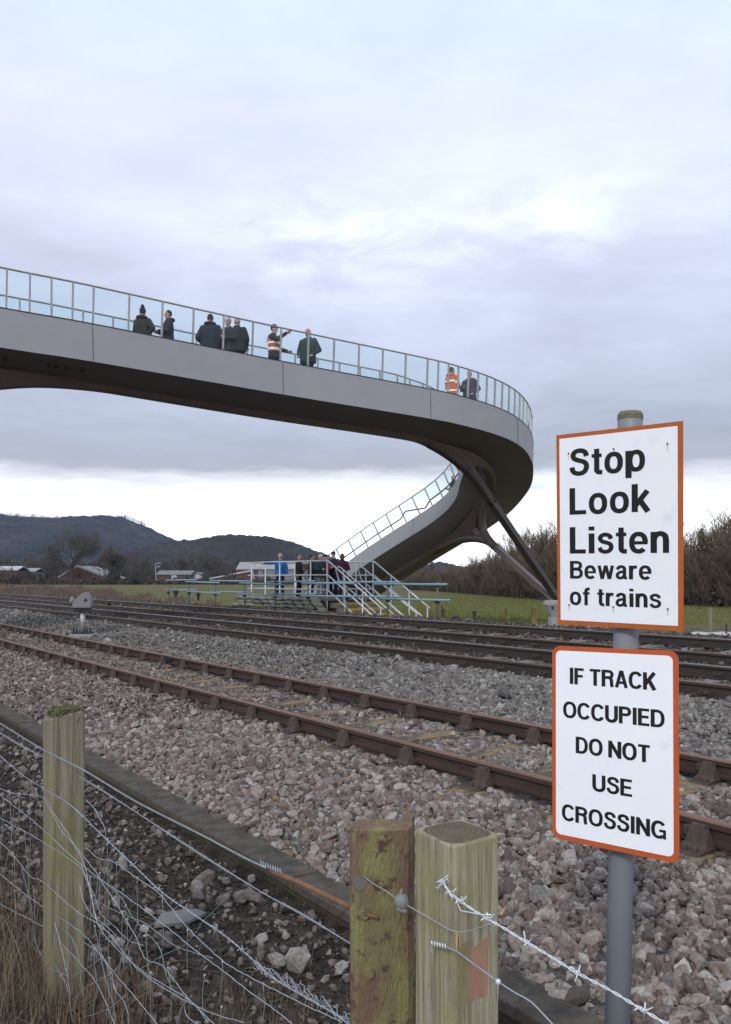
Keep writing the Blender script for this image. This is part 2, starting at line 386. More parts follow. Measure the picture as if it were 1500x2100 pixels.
def make_ground():
    ss = np.unique(np.concatenate([np.linspace(-60, 0, 13), np.array(PS[1:-1]), np.linspace(0, 36, 109), np.geomspace(40, 3400, 24), [-400, -3400]]))
    tt = np.unique(np.concatenate([np.linspace(-20, 90, 111), np.geomspace(95, 3400, 22), -np.geomspace(25, 3400, 14)]))
    S_, T_ = np.meshgrid(ss, tt, indexing='ij')
    X = COS*S_ - SIN*T_; Y = SIN*S_ + COS*T_; Z = np.interp(S_, PS, PZ)
    n, m = S_.shape
    verts = np.stack([X, Y, Z], -1).reshape(-1, 3)
    idx = np.arange(n*m).reshape(n, m)
    f = np.stack([idx[:-1, :-1], idx[1:, :-1], idx[1:, 1:], idx[:-1, 1:]], -1).reshape(-1, 4)
    me = bpy.data.meshes.new('ground'); me.from_pydata(verts.tolist(), [], f.tolist())
    mt = bpy.data.materials.new('ground_surface'); mt.use_nodes = True
    nt = mt.node_tree; b = nt.nodes['Principled BSDF']; b.inputs['Roughness'].default_value = 1; b.inputs['Specular IOR Level'].default_value = .1
    N = nt.nodes.new; L = nt.links.new
    tc = N('ShaderNodeTexCoord')
    at = N('ShaderNodeAttribute'); at.attribute_name = 'across'
    def noise(sc, det=6):
        q = N('ShaderNodeTexNoise'); q.inputs['Scale'].default_value = sc; q.inputs['Detail'].default_value = det; q.inputs['Roughness'].default_value = .65
        L(tc.outputs['Object'], q.inputs['Vector']); return q.outputs[0]
    def rng_(src, a, c, lo=0, hi=1):
        q = N('ShaderNodeMapRange'); q.inputs[1].default_value = a; q.inputs[2].default_value = c; q.inputs[3].default_value = lo; q.inputs[4].default_value = hi
        L(src, q.inputs[0]); return q.outputs[0]
    def mix(f_, a, c):
        q = N('ShaderNodeMix'); q.data_type = 'RGBA'; L(f_, q.inputs[0])
        for k, v in ((6, a), (7, c)):
            if isinstance(v, tuple): q.inputs[k].default_value = (*v, 1)
            else: L(v, q.inputs[k])
        return q.outputs[2]
    soil = mix(rng_(noise(9), .4, .62), (.026, .021, .018), (.065, .053, .044))
    soil = mix(rng_(noise(45, 3), .60, .68), soil, (.12, .11, .10))
    ball = mix(rng_(noise(24, 4), .4, .6), (.05, .042, .038), (.13, .115, .11))
    grass = mix(rng_(noise(.35, 8), .35, .65), (.098, .108, .031), (.128, .12, .045))
    grass = mix(rng_(noise(4, 5), .42, .65), grass, (.082, .096, .025))
    grass = mix(rng_(noise(.05, 4), .44, .60), grass, (.125, .103, .052))
    c = mix(rng_(at.outputs['Fac'], 2.3, 2.5), soil, ball)
    verge = mix(rng_(noise(6), .42, .6), (.085, .062, .05), (.12, .098, .07))
    c = mix(rng_(at.outputs['Fac'], 15.2, 16.0), c, verge)
    wob = N('ShaderNodeMath'); wob.operation = 'MULTIPLY_ADD'; L(noise(.4), wob.inputs[0]); wob.inputs[1].default_value = 8.0; L(at.outputs['Fac'], wob.inputs[2])
    c = mix(rng_(wob.outputs[0], 24.0, 26.0), c, grass)
    al = N('ShaderNodeAttribute'); al.attribute_name = 'along'
    wb2 = N('ShaderNodeMath'); wb2.operation = 'MULTIPLY_ADD'; L(noise(.6), wb2.inputs[0]); wb2.inputs[1].default_value = 8.0; L(al.outputs['Fac'], wb2.inputs[2])
    far_ = N('ShaderNodeMath'); far_.operation = 'MULTIPLY'; L(rng_(wb2.outputs[0], 27.0, 34.0, 1, 0), far_.inputs[0]); L(rng_(at.outputs['Fac'], 15.5, 16.5), far_.inputs[1])
    c = mix(far_.outputs[0], c, mix(rng_(noise(1.5), .4, .6), (.085, .062, .046), (.13, .115, .05)))
    L(c, b.inputs['Base Color'])
    bn = N('ShaderNodeBump'); bn.inputs['Strength'].default_value = .8; bn.inputs['Distance'].default_value = .03
    L(noise(28, 5), bn.inputs['Height']); L(bn.outputs[0], b.inputs['Normal'])
    o = link('ground', me, mt)
    a_ = me.attributes.new('across', 'FLOAT', 'POINT'); a_.data.foreach_set('value', S_.reshape(-1).astype(np.float32))
    a_ = me.attributes.new('along', 'FLOAT', 'POINT'); a_.data.foreach_set('value', T_.reshape(-1).astype(np.float32))
    tag(o, kind='structure')
make_ground()

# ------------------------------------------------------------------ crushed stone
def hull_variants(k, npts, seed):
    r = np.random.default_rng(seed); out = []
    for i in range(k):
        bm = bmesh.new()
        p = r.normal(size=(npts, 3)); p /= np.linalg.norm(p, axis=1)[:, None]
        p *= r.uniform(.80, 1.05, (npts, 1)); p *= np.array([1, r.uniform(.62, .95), r.uniform(.48, .75)])
        for q in p: bm.verts.new(q)
        res = bmesh.ops.convex_hull(bm, input=bm.verts)
        bmesh.ops.delete(bm, geom=[g for g in bm.verts if not g.link_faces], context='VERTS')
        bmesh.ops.triangulate(bm, faces=bm.faces)
        bmesh.ops.recalc_face_normals(bm, faces=bm.faces)
        bm.verts.index_update()
        out.append((np.array([v.co[:] for v in bm.verts]), np.array([[v.index for v in f.verts] for f in bm.faces])))
        bm.free()
    return out
HI = hull_variants(18, 20, 3); LO = hull_variants(10, 8, 5)

def stones(name, pos, size, mat_, variants, label=None, kind='stuff'):
    n = len(pos)
    which = rng.integers(0, len(variants), n)
    q = rng.normal(size=(n, 4)); q[:, 1:3] *= .55; q /= np.linalg.norm(q, axis=1)[:, None]
    w, x, y, z = q.T
    R = np.stack([1-2*(y*y+z*z), 2*(x*y-w*z), 2*(x*z+w*y), 2*(x*y+w*z), 1-2*(x*x+z*z), 2*(y*z-w*x), 2*(x*z-w*y), 2*(y*z+w*x), 1-2*(x*x+y*y)], -1).reshape(n, 3, 3)
    rn = rng.random(n)
    Vs = []; Fs = []; Rs = []; base = 0
    for k, (v, f) in enumerate(variants):
        idx = np.nonzero(which == k)[0]
        if not len(idx): continue
        vv = np.einsum('nij,vj->nvi', R[idx], v)*size[idx][:, None, None] + pos[idx][:, None, :]
        Vs.append(vv.reshape(-1, 3)); m = len(v)
        ff = f[None] + (base + np.arange(len(idx))*m)[:, None, None]
        Fs.append(ff.reshape(-1, 3)); Rs.append(np.repeat(rn[idx], m)); base += m*len(idx)
    V = np.concatenate(Vs).astype(np.float32); Fc = np.concatenate(Fs).astype(np.int32); Rr = np.concatenate(Rs).astype(np.float32)
    me = bpy.data.meshes.new(name)
    me.vertices.add(len(V)); me.vertices.foreach_set('co', V.ravel())
    me.loops.add(len(Fc)*3); me.loops.foreach_set('vertex_index', Fc.ravel())
    me.polygons.add(len(Fc)); me.polygons.foreach_set('loop_start', np.arange(0, len(Fc)*3, 3, dtype=np.int32))
    try: me.polygons.foreach_set('loop_total', np.full(len(Fc), 3, dtype=np.int32))
    except Exception: pass
    me.update(calc_edges=True)
    a_ = me.attributes.new('rnd', 'FLOAT', 'POINT'); a_.data.foreach_set('value', Rr)
    me.polygons.foreach_set('use_smooth', np.zeros(len(Fc), dtype=bool))
    o = link(name, me, mat_)
    tag(o, label, None, None, kind)
    return o

def scatter(s0, s1, y0, y1, dens, fx=.50):
    """random points on the railway strip, inside a wedge a bit wider than the view"""
    w = 2*fx*y1 + 6
    n = int((y1-y0)*w*dens)
    Y = rng.uniform(y0, y1, n); X = rng.uniform(-fx*y1-1.5, fx*y1+3.0, n)
    ok = (np.abs(X) < fx*Y + 1.2)
    X, Y = X[ok], Y[ok]; s = to_s(X, Y); ok = (s > s0) & (s < s1)
    return X[ok], Y[ok]

PINK = [(0, (.170, .132, .116)), (.14, (.225, .186, .165)), (.28, (.115, .090, .080)), (.42, (.265, .228, .205)), (.54, (.140, .112, .098)), (.68, (.195, .168, .150)),
        (.80, (.150, .140, .132)), (.86, (.30, .270, .245)), (.93, (.085, .070, .064)), (.965, (.175, .120, .078)), (.98, (.32, .295, .27))]
GREY = [(0, (.135, .126, .118)), (.18, (.175, .163, .152)), (.36, (.098, .093, .090)), (.5, (.205, .192, .178)), (.64, (.140, .124, .112)), (.78, (.175, .155, .138)),
        (.88, (.24, .228, .21)), (.96, (.30, .285, .265))]
M['pink'] = mat_attr('pinkish_crushed_stone', PINK)
M['greyst'] = mat_attr('grey_crushed_stone', GREY)
M['rubble'] = mat_attr('pale_loose_stone', [(0, (.13, .11, .10)), (.3, (.18, .155, .14)), (.5, (.085, .07, .062)), (.7, (.15, .122, .108)), (.85, (.23, .21, .19)), (.975, (.33, .31, .28))])

RAILS = [4.35, 5.855, 8.5, 10.03, 11.65, 13.15]
def bed(name, s0, s1, y0, y1, dens, sz, mat_, var, label, drop=.35, lump=.02):
    X, Y = scatter(s0, s1, y0, y1, dens)
    s = to_s(X, Y); t = to_t(X, Y)
    keep = np.ones(len(X), bool)
    for r in RAILS: keep &= np.abs(s-r) > .075
    # timber sleepers of the siding show through a thin cover of dust
    ph = np.abs(((t - SLEEP0 + SLEEPD/2) % SLEEPD) - SLEEPD/2)
    onsl = (ph < .12) & (s > 4.42) & (s < 5.9)
    keep &= ~(onsl & (rng.random(len(X)) < .80))
    keep &= ~((ph < .135) & (np.abs(s-4.19) < .17))
    X, Y, s = X[keep], Y[keep], s[keep]
    size = sz*rng.lognormal(0, .30, len(X))*.5
    lumpz = lump*(np.sin(X*2.1+Y*1.3)+np.sin(X*.9-Y*2.7+1.0))*.5
    low = np.where((s > 4.42) & (s < 5.78), -.012, 0.0)
    z = ground_z(X, Y) + size*rng.uniform(-.2, .75, len(X)) + lumpz + low
    stones(name, np.stack([X, Y, z], -1), size, mat_, var, label)

SLEEPD = .89
u0 = (999-750)/F; SLEEP0 = to_t(u0*4.35/(COS*u0+SIN), 4.35/(COS*u0+SIN))
bed('ballast', 2.46, 6.55, 2.2, 9, 1150, .061, M['pink'], HI, 'loose pinkish crushed stone between the cable trough and the rusty siding')
bed('ballast', 2.46, 6.75, 9, 20, 620, .070, M['pink'], LO, 'loose pinkish crushed stone further along the rusty siding')
bed('ballast', 2.46, 6.6, 20, 44, 220, .10, M['pink'], LO, 'loose pinkish crushed stone at the far end of the siding')
DARKST = [(0, (.070, .058, .051)), (.2, (.100, .083, .073)), (.4, (.055, .048, .045)), (.55, (.125, .108, .096)), (.7, (.080, .067, .058)), (.9, (.16, .142, .127))]
M['darkst'] = mat_attr('brown_grey_crushed_stone', DARKST)
bed('brown_ballast', 8.35, 14.6, 5, 14, 750, .064, M['darkst'], LO, 'brownish crushed stone around the main tracks')
bed('brown_ballast', 8.35, 14.9, 14, 60, 190, .11, M['darkst'], LO, 'brownish crushed stone at the far end of the main tracks')
bed('grey_ballast', 6.35, 8.35, 5, 13, 800, .064, M['greyst'], HI, 'grey crushed stone between the siding and the main tracks')
bed('grey_ballast', 6.55, 8.5, 13, 26, 420, .078, M['greyst'], LO, 'grey crushed stone beside the ground signal')
bed('grey_ballast', 6.5, 8.5, 26, 60, 110, .125, M['greyst'], LO, 'grey crushed stone beyond the ground signal')
# cinders and loose stones on the near side of the trough
X, Y = scatter(.95, 2.22, 2.4, 12, 190)
size = .034*rng.lognormal(0, .48, len(X))*.5
stones('loose_stone', np.stack([X, Y, ground_z(X, Y)+size*.45], -1), size, M['rubble'], HI, 'pale stones lying loose on the black cinder strip beside the trough')
X, Y = scatter(.3, 2.24, 2.4, 8, 1300)
size = .016*rng.lognormal(0, .45, len(X))*.5
stones('cinders', np.stack([X, Y, ground_z(X, Y)+size*.3], -1), size, mat_attr('cinder_crumbs', [(0, (.018, .016, .014)), (.35, (.045, .038, .032)), (.6, (.028, .025, .022)), (.85, (.10, .085, .07))]), LO, 'fine black cinders and crumbs along the fence')

# ------------------------------------------------------------------ cable trough with concrete lids
tr = thing('cable_trough', 'low mossy concrete cable trough with flat lids running beside the ballast', 'cable trough', ST(2.262, 0, 0), ROTZ)
k = 0; tpos = -3.0
M['mossy_concrete'] = mat('mossy_trough_side', (.060, .052, .036), (.040, .036, .027), 8, rough=.95, bump=.4, bscale=40, third=(.062, .062, .020), tscale=5, tlo=.50, thi=.65)
wl = MB(); wl.box((.11, 20, -.105), (.18, 60, .13)); wl.build('trough_channel', M['mossy_concrete'], tr)
while tpos < 26:
    ln = .98
    lid = MB(); lid.box((.1, 0, 0), (.2, ln-.012, .052))
    o = lid.build('trough_lid', M['concrete'], tr); bevel(o, .008)
    o.location = (random.uniform(-.006, .006), tpos+ln/2, -.0135+random.uniform(-.004, .006)); o.rotation_euler = (0, random.uniform(-.02, .01), random.uniform(-.008, .008))
    tpos += ln

# ------------------------------------------------------------------ railway tracks
def rail_profile(kind):
    if kind == 'bull':   # rounded head and foot of the same width, z measured down from the running surface
        return [(-.028, -.145), (.028, -.145), (.034, -.135), (.034, -.112), (.011, -.100), (.009, -.050), (.034, -.040), (.034, -.010), (.024, 0), (-.024, 0), (-.034, -.010), (-.034, -.040), (-.009, -.050), (-.011, -.100), (-.034, -.112), (-.034, -.135)]
    return [(-.068, -.159), (.068, -.159), (.068, -.149), (.012, -.130), (.009, -.050), (.036, -.038), (.036, -.010), (.026, 0), (-.026, 0), (-.036, -.010), (-.036, -.038), (-.009, -.050), (-.012, -.130), (-.068, -.149)]

def make_rail(parent, s, ztop, kind, mats, t0=-8, t1=420, name='rail'):
    prof = rail_profile(kind); mb = MB()
    ts = [t0, t1]
    n = len(prof)
    vs = [(s+p[0], t, ztop+p[1]) for t in ts for p in prof]
    for k in range(n):
        a, b = prof[k], prof[(k+1) % n]
        top = a[1] > -.02 and b[1] > -.02
        mb.add([vs[k], vs[(k+1) % n], vs[n+(k+1) % n], vs[n+k]], [(0, 1, 2, 3)], 1 if top else 0)
    mb.add(vs[:n], [tuple(range(n))], 0); mb.add(vs[n:], [tuple(range(n-1, -1, -1))], 0)
    return mb.build(name, mats, parent, fix=False)

def chair_mesh():
    """cast rail chair: foot plate, a tall near jaw, a lower far jaw, two bolt heads; local x across the rail"""
    mb = MB()
    mb.prism([(-.20, 0), (.20, 0), (.205, .014), (.17, .026), (.10, .036), (-.10, .036), (-.17, .026), (-.205, .014)], -.10, .10, lambda a, b, d: (a, d*(1.0-.25*abs(a)/.2), b))
    for sg in (-1, 1):
        pts = [(.036, .034), (.130, .034), (.098, .060), (.082, .125), (.074, .158), (.042, .160), (.040, .10)]
        for d0, d1, sc in ((-.048, .048, 1.0),):
            mb.prism(pts, d0, d1, lambda a, b, d: (sg*a, d*(.88+13*max(0, .098-b)), b))
        for yy in (-.060, .060):
            mb.capsule((sg*.150, yy*.55, .022), (sg*.150, yy*.55, .046), .020, .016, 8)
    mb.box((-.058, .062, .115), (.040, .05, .048))      # the key wedged beside the rail
    me = mb.mesh('chair')
    bm = bmesh.new(); bm.from_mesh(me); bmesh.ops.recalc_face_normals(bm, faces=bm.faces)
    bm.to_mesh(me); bm.free()
    return me

sid = thing('railway_track', 'rusty siding nearest the fence, its rails held in cast chairs on timber sleepers', 'railway track', (0, 0, 0), ROTZ, 'railway tracks')
ZS = .24
r1 = make_rail(sid, RAILS[0], ZS, 'bull', [M['rust'], M['rail_top']])
r2 = make_rail(sid, RAILS[1], ZS, 'bull', [M['rust'], M['rail_top']])
ch_me = chair_mesh(); ch_me.materials.append(M['chair'])
sl_mb = MB(); sl_mb.box((0, 0, 0), (2.6, .25, .12))
sl_me = sl_mb.mesh('sleeper'); sl_me.materials.append(M['sleeper'])
for k in range(-5, 36):
    t = SLEEP0 + k*SLEEPD + random.uniform(-.03, .03)
    o = link('sleeper', sl_me, None, sid); o.location = (5.10+random.uniform(-.03, .03), t, .012); o.rotation_euler = (0, 0, random.uniform(-.02, .02))
    for s in RAILS[:2]:
        o = link('rail_chair', ch_me, None, sid); o.location = (s, t, .058); o.rotation_euler = (0, 0, random.choice((0, 0, 0, math.pi))*0)
def px_t(x, s):
    u = (x-750)/F; Y = s/(COS*u+SIN); return to_t(u*Y, Y)
for s, xx in ((RAILS[0], 149), (RAILS[1], 345)):     # joints with fishplates
    t = px_t(xx, s)
    mb = MB()
    mb.box((s-.026, t, ZS-.075), (.03, .46, .05))
    for k in (-.17, -.06, .06, .17): mb.capsule((s-.045, t+k, ZS-.075), (s-.06, t+k, ZS-.075), .018, .016, 8)
    mb.build('fishplate', M['black'], sid)

def main_track(label, sn, zn, sf, zf, matn, matf):
    tk = thing('railway_track', label, 'railway track', (0, 0, 0), ROTZ, 'railway tracks')
    make_rail(tk, sn, zn, 'flat', [M['dark_rail'], matn])
    make_rail(tk, sf, zf, 'flat', [M['dark_rail'], matf])
    mb = MB(); mb.box((0, 0, 0), (2.55, .26, .16)); me = mb.mesh('sleeper'); me.materials.append(M['step'])
    clip = MB()
    pts = [(-.13, .0, .02), (-.15, -.03, .05), (-.10, -.05, .075), (-.07, -.02, .06), (-.07, .03, .06), (-.10, .05, .075), (-.14, .03, .04)]
    clip.tube(pts, .013, 6); clip.box((-.11, 0, .008), (.12, .16, .03))
    cm = clip.mesh('rail_clip'); cm.materials.append(M['dark_rail'])
    mid = (sn+sf)/2; tilt = math.atan2(zf-zn, sf-sn)
    for k in range(48):
        t = 3.0 + k*.78
        o = link('sleeper', me, None, tk); o.location = (mid, t, (zn+zf)/2-.159-.085); o.rotation_euler = (0, -tilt, 0)
        for s, z in ((sn, zn), (sf, zf)):
            o = link('rail_clip', cm, None, tk); o.location = (s, t, z-.159)
    return tk
main_track('middle railway track, dark oily rails with polished far rail', RAILS[2], .45, RAILS[3], .476, M['rail_brown'], M['polished'])
main_track('farthest railway track, passing close in front of the sandbag platform', RAILS[4], .482, RAILS[5], .589, M['rail_brown'], M['polished'])

# small ground signal between the siding and the middle track
gx = (170-750)/F; Yg = 6.62/(COS*gx+SIN)
gb = thing('ground_signal', 'small grey ground signal with sloping hood on a short post in the ballast', 'railway signal', (gx*Yg, Yg, .10), math.radians(8))
mb = MB(); mb.box((.02, 0, .05), (.62, .5, .10)); bevel(mb.build('concrete_base', M['pale_concrete'], gb), .02)
mb = MB(); mb.box((0, 0, .125), (.50, .34, .03)); mb.build('base_plate', M['black'], gb)
for xx in (-.20, -.12, .12, .20):
    mb = MB(); mb.tube([(xx, -.12, .12), (xx, -.12, .28)], .016, 8); mb.tube([(xx, -.12, .15), (xx, -.12, .18)], .028, 6); mb.build('anchor_bolt', M['black'], gb)
mb = MB(); mb.tube([(0, 0, .12), (0, 0, .72)], .068, 16); mb.build('post', M['rail_grey'], gb, True)
mb = MB(); mb.box((0, 0, .69), (.34, .26, .06)); mb.box((0, 0, .74), (.42, .28, .04)); mb.build('bracket', M['black'], gb)
hood = [(-.225, .76), (.225, .76), (.235, .90), (.215, 1.02), (.15, 1.13), (.09, 1.155), (.03, 1.14), (-.19, .93), (-.225, .88)]
mb = MB(); mb.prism(hood, -.17, .17, lambda a, b, d: (a, d, b)); bevel(mb.build('casing', M['signal'], gb), .02, 3)
mb = MB(); mb.tube([(-.20, .0, .92), (-.31, .0, .96)], [.085, .10], 14); mb.build('lens_hood', M['signal'], gb, True)
mb = MB(); mb.prism([(.04, .93), (.16, .93), (.11, 1.02)], -.176, -.171, lambda a, b, d: (a, d, b)); mb.build('plate', M['black'], gb)

# ------------------------------------------------------------------ footbridge
BR = np.array([   # x, y, height over the camera, width, keel position, keel depth, fascia depth
(-28.6,5.85,6.63,2.21,0.55,1.69,0.91), (-19.5,11.83,6.467,2.21,0.55,1.625,0.91), (-13.325,15.925,6.318,2.21,0.58,1.43,0.91), (-8.32,19.11,6.175,2.21,0.6,1.203,0.91),
(-6.526,20.28,6.143,2.275,0.6,1.203,0.91), (-2.301,23.075,5.98,2.405,0.6,1.235,0.91), (1.937,25.675,5.811,2.535,0.6,1.235,0.91), (3.107,26.52,5.746,2.6,0.6,1.268,0.91),
(4.095,27.43,5.675,2.632,0.6,1.333,0.91), (4.94,28.47,5.59,2.665,0.6,1.365,0.91), (5.59,29.575,5.473,2.665,0.6,1.365,0.923), (6.045,30.68,5.33,2.665,0.6,1.365,0.975),
(6.338,31.72,5.07,2.665,0.6,1.365,0.975), (6.467,32.76,4.777,2.665,0.6,1.365,1.105), (6.338,33.8,4.452,2.698,0.6,1.43,1.203), (5.948,34.71,4.03,2.73,0.6,1.495,1.3),
(5.265,35.49,3.543,2.795,0.6,1.495,1.365), (4.42,36.14,3.023,2.86,0.6,1.495,1.365), (3.51,36.725,2.47,2.925,0.6,1.495,1.365), (1.69,37.895,1.333,2.925,0.6,1.495,1.365),
(-0.13,39.065,0.065,2.925,0.6,1.43,1.3), (-1.43,39.91,-0.878,2.925,0.6,0.78,0.65),
], float)
def catmull(P, n=12):
    out = []; Q = np.vstack([2*P[0]-P[1], P, 2*P[-1]-P[-2]])
    for i in range(1, len(Q)-2):
        a_, b_, c_, d_ = Q[i-1], Q[i], Q[i+1], Q[i+2]
        for k in range(n):
            t = k/n
            out.append(.5*(2*b_+(c_-a_)*t+(2*a_-5*b_+4*c_-d_)*t*t+(3*b_-a_-3*c_+d_)*t**3))
    out.append(Q[-2]); return np.array(out)
BC = catmull(BR, 10); BC[:, 2] += CAMZ
_T = np.gradient(BC[:, :2], axis=0); _T /= np.linalg.norm(_T, axis=1)[:, None]
BN = np.stack([-_T[:, 1], _T[:, 0]], 1)
for _ in range(3):
    BN = np.stack([np.convolve(np.pad(BN[:, k], 4, 'edge'), np.ones(9)/9, 'valid') for k in (0, 1)], 1); BN /= np.linalg.norm(BN, axis=1)[:, None]
ARC = np.concatenate([[0], np.cumsum(np.linalg.norm(np.diff(BC[:, :2], axis=0), axis=1))])
def bl(off, dz):               # a line along the bridge: off metres in from the outer edge, dz above the deck edge
    off = off*np.ones(len(BC)); dz = dz*np.ones(len(BC))
    return np.column_stack([BC[:, :2]+BN*off[:, None], BC[:, 2]+dz])
W = BC[:, 3]; KO = W*BC[:, 4]; KD = BC[:, 5]; OD = BC[:, 6]
OT, OB, IB, IT = bl(0, 0), bl(0, -OD), bl(W, -.68), bl(W, 0)
K1o, K1i = bl(KO-.20, -(OD+(KD-OD)*.80)), bl(KO+.27, -KD+.08)
K2o, K2i = bl(KO-.13, -KD-.05), bl(KO+.16, -KD-.065)
# outermost point of the keel deepens to a haunch where struts meet it
bridge = thing('footbridge', 'curving grey steel footbridge that climbs over the railway and loops back down to its steps', 'footbridge', (0, 0, 0))

def ribbon(name, cols, m, smooth=True, closed=False, sel=slice(None)):
    mb = MB(); rings = list(zip(*[c[sel] for c in cols]))
    mb.loft([list(r) for r in rings], closed=closed, cap=closed)
    return mb.build(name, m, bridge, smooth)
def off3(line, dn, dz):
    return np.column_stack([line[:, :2]+BN*dn, line[:, 2]+dz])
ribbon('outer_fascia', [OT, OB, off3(OB, .06, .03), off3(OT, .06, 0)], M['fascia'], False, True)
ribbon('inner_fascia', [off3(IT, -.06, 0), off3(IB, -.06, .03), IB, IT], M['fascia'], False, True)
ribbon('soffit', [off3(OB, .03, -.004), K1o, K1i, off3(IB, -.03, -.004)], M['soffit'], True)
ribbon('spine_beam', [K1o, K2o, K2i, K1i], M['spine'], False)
ribbon('deck', [bl(.06, -.49), bl(W-.06, -.49), bl(W-.06, -.58), bl(.06, -.58)], M['deck'], False, True)
mb = MB()      # closing plates at the two ends
for i in (0, len(BC)-1):
    mb.add([OT[i], OB[i], K2o[i], K2i[i], IB[i], IT[i]], [(0, 1, 2, 3, 4, 5)])
mb.build('end_plate', M['fascia'], bridge, fix=False)
mb = MB(); mb.loft([[tuple(p) for p in r] for r in zip(off3(OT, -.010, .012), off3(OT, .05, .012), off3(OT, .05, -.010), off3(OT, -.010, -.010))])
mb.build('edge_trim', M['dark_metal'], bridge)

def at_arc(line, s):
    return Vector([float(np.interp(s, ARC, line[:, k])) for k in range(3)])
def arc_for_px(line, x, lo=0, hi=None):   # arc length where a line crosses a bearing
    px = 750+F*line[:, 0]/line[:, 1]
    hi = hi or len(px)-1
    for i in range(lo, hi):
        if (px[i]-x)*(px[i+1]-x) <= 0 and px[i+1] != px[i]:
            f = (x-px[i])/(px[i+1]-px[i]); return ARC[i]+f*(ARC[i+1]-ARC[i])
    return None
TIP = int(np.argmax(OT[:, 0]/OT[:, 1]))
SLOPE = np.gradient(BC[:, 2], ARC)

def bar_mesh(name, m, p, q, w, h, parent, up=(0, 0, 1)):
    mb = MB(); mb.bar(p, q, w, h, 0, up); return mb.build(name, m, parent)

def railing(line, inset, stations, height, lean_sign, name):
    """posts leaning square to the deck, one pane between each pair, a flat top rail"""
    base = off3(line, inset, .02)
    tops = []; bots = []
    for s in stations:
        b_ = at_arc(base, s); sl = float(np.interp(s, ARC, SLOPE)); tx = np.interp(s, ARC, _T[:, 0]); ty = np.interp(s, ARC, _T[:, 1])
        h = height(s)
        up = Vector((-tx*sl, -ty*sl, 1)).normalized()
        bots.append(b_); tops.append(b_+up*h)
    for b_, t_ in zip(bots, tops):
        d = (t_-b_).normalized()
        i = np.argmin(np.linalg.norm(line[:, :2]-np.array(b_[:2]), axis=1))
        n = Vector((*BN[i], 0))
        bar_mesh('railing_post', M['rail_grey'], b_, t_, .036, .060, bridge, n)
    for k in range(len(tops)-1):
        a0, a1, c0, c1 = bots[k], bots[k+1], tops[k], tops[k+1]
        e_ = (a1-a0).normalized()*.028
        mb = MB(); n = (a1-a0).cross(c0-a0).normalized()*.006
        q = [a0+e_+(c0-a0)*.03, a1-e_+(c1-a1)*.03, c1-e_-(c1-a1)*.012, c0+e_-(c0-a0)*.012]
        mb.add([p-n for p in q]+[p+n for p in q], [(3, 2, 1, 0), (4, 5, 6, 7), (0, 1, 5, 4), (1, 2, 6, 5), (2, 3, 7, 6), (3, 0, 4, 7)])
        mb.build('glass_panel', M['glass'], bridge)
    mb = MB()
    mb.tube(tops, .024, 6); mb.build('top_rail', M['rail_grey'], bridge)

px_posts = [14, 62, 107, 150, 192, 265, 333, 397, 459, 519, 577, 633, 686, 737, 786, 833, 878, 900, 921, 941, 962, 982, 1000, 1017, 1032, 1046, 1058, 1068, 1076]
st = [s for s in (arc_for_px(OT, x, 0, TIP) for x in px_posts) if s is not None]
first = [st[0]-(i+1)*.47 for i in range(6)][::-1]
last = [st[-1]+(i+1)*.62 for i in range(17)]
last = [s for s in last if s < ARC[-1]-.2]
railing(OT, .05, first+st+last, lambda s: .91, 1, 'outer')
sts = list(np.arange(first[0]+.3, ARC[TIP]-1.0, .80)); sts += list(np.arange(sts[-1]+.62, ARC[-1]-.1, .62))
HI_IN = lambda s: float(np.interp(s, [ARC[0], st[0], st[9], st[16], st[22], st[-1], ARC[-1]], [.95, .95, .985, 1.02, 1.0, .84, .76]))
railing(IT, -.05, sts, HI_IN, -1, 'inner')
# stair handrail on the inner side, with flat lengths at the landings
hl = bl(W-.14, .34); s0 = ARC[TIP]-.65
pts = []
for s in np.arange(s0, ARC[-1]-.2, .23):
    p = at_arc(hl, s)
    pts.append(p)
zk = [p.z for p in pts]; lev = min(range(len(pts)), key=lambda q: abs(750+F*pts[q].x/pts[q].y-857))
for i in range(len(pts)):          # level lengths of handrail at the two landings
    if abs(i-lev) <= 2: pts[i].z = zk[lev]+(zk[i]-zk[lev])*.2
mb = MB(); mb.tube(pts, .030, 8); mb.build('handrail', M['dark_metal'], bridge, True)
pts = [at_arc(bl(.15, .51), s) for s in np.arange(s0-.4, ARC[-1]-.2, .26)]
mb = MB(); mb.tube(pts, .024, 8); mb.build('handrail', M['rail_grey'], bridge, True)
# stair treads behind the fascias
for s in np.arange(ARC[TIP]+.4, ARC[-1]-.2, .36):
    a_, b_ = at_arc(bl(.08, -.40), s), at_arc(bl(W-.08, -.40), s)
    mb = MB(); mb.bar(a_, b_, .28, .04); mb.build('stair_tread', M['deck'], bridge)
# joints between the fascia plates
for x, i0, i1, ln_ in ((190, 0, TIP, 'o'), (580, 0, TIP, 'o'), (883, 0, TIP, 'o'), (1062, 0, TIP, 'o'), (848, TIP, len(BC)-1, 'i')):
    line, lo_ = (OT, OB) if ln_ == 'o' else (IT, IB)
    s = arc_for_px(line, x, i0, i1)
    if s is None: continue
    a_, b_ = at_arc(off3(line, -.003 if ln_ == 'o' else .003, -.03), s), at_arc(off3(lo_, -.003 if ln_ == 'o' else .003, .01), s+.02)
    bar_mesh('plate_joint', M['dark_metal'], a_, b_, .016, .006, bridge, (*_T[int(np.interp(s, ARC, np.arange(len(ARC))))], 0))
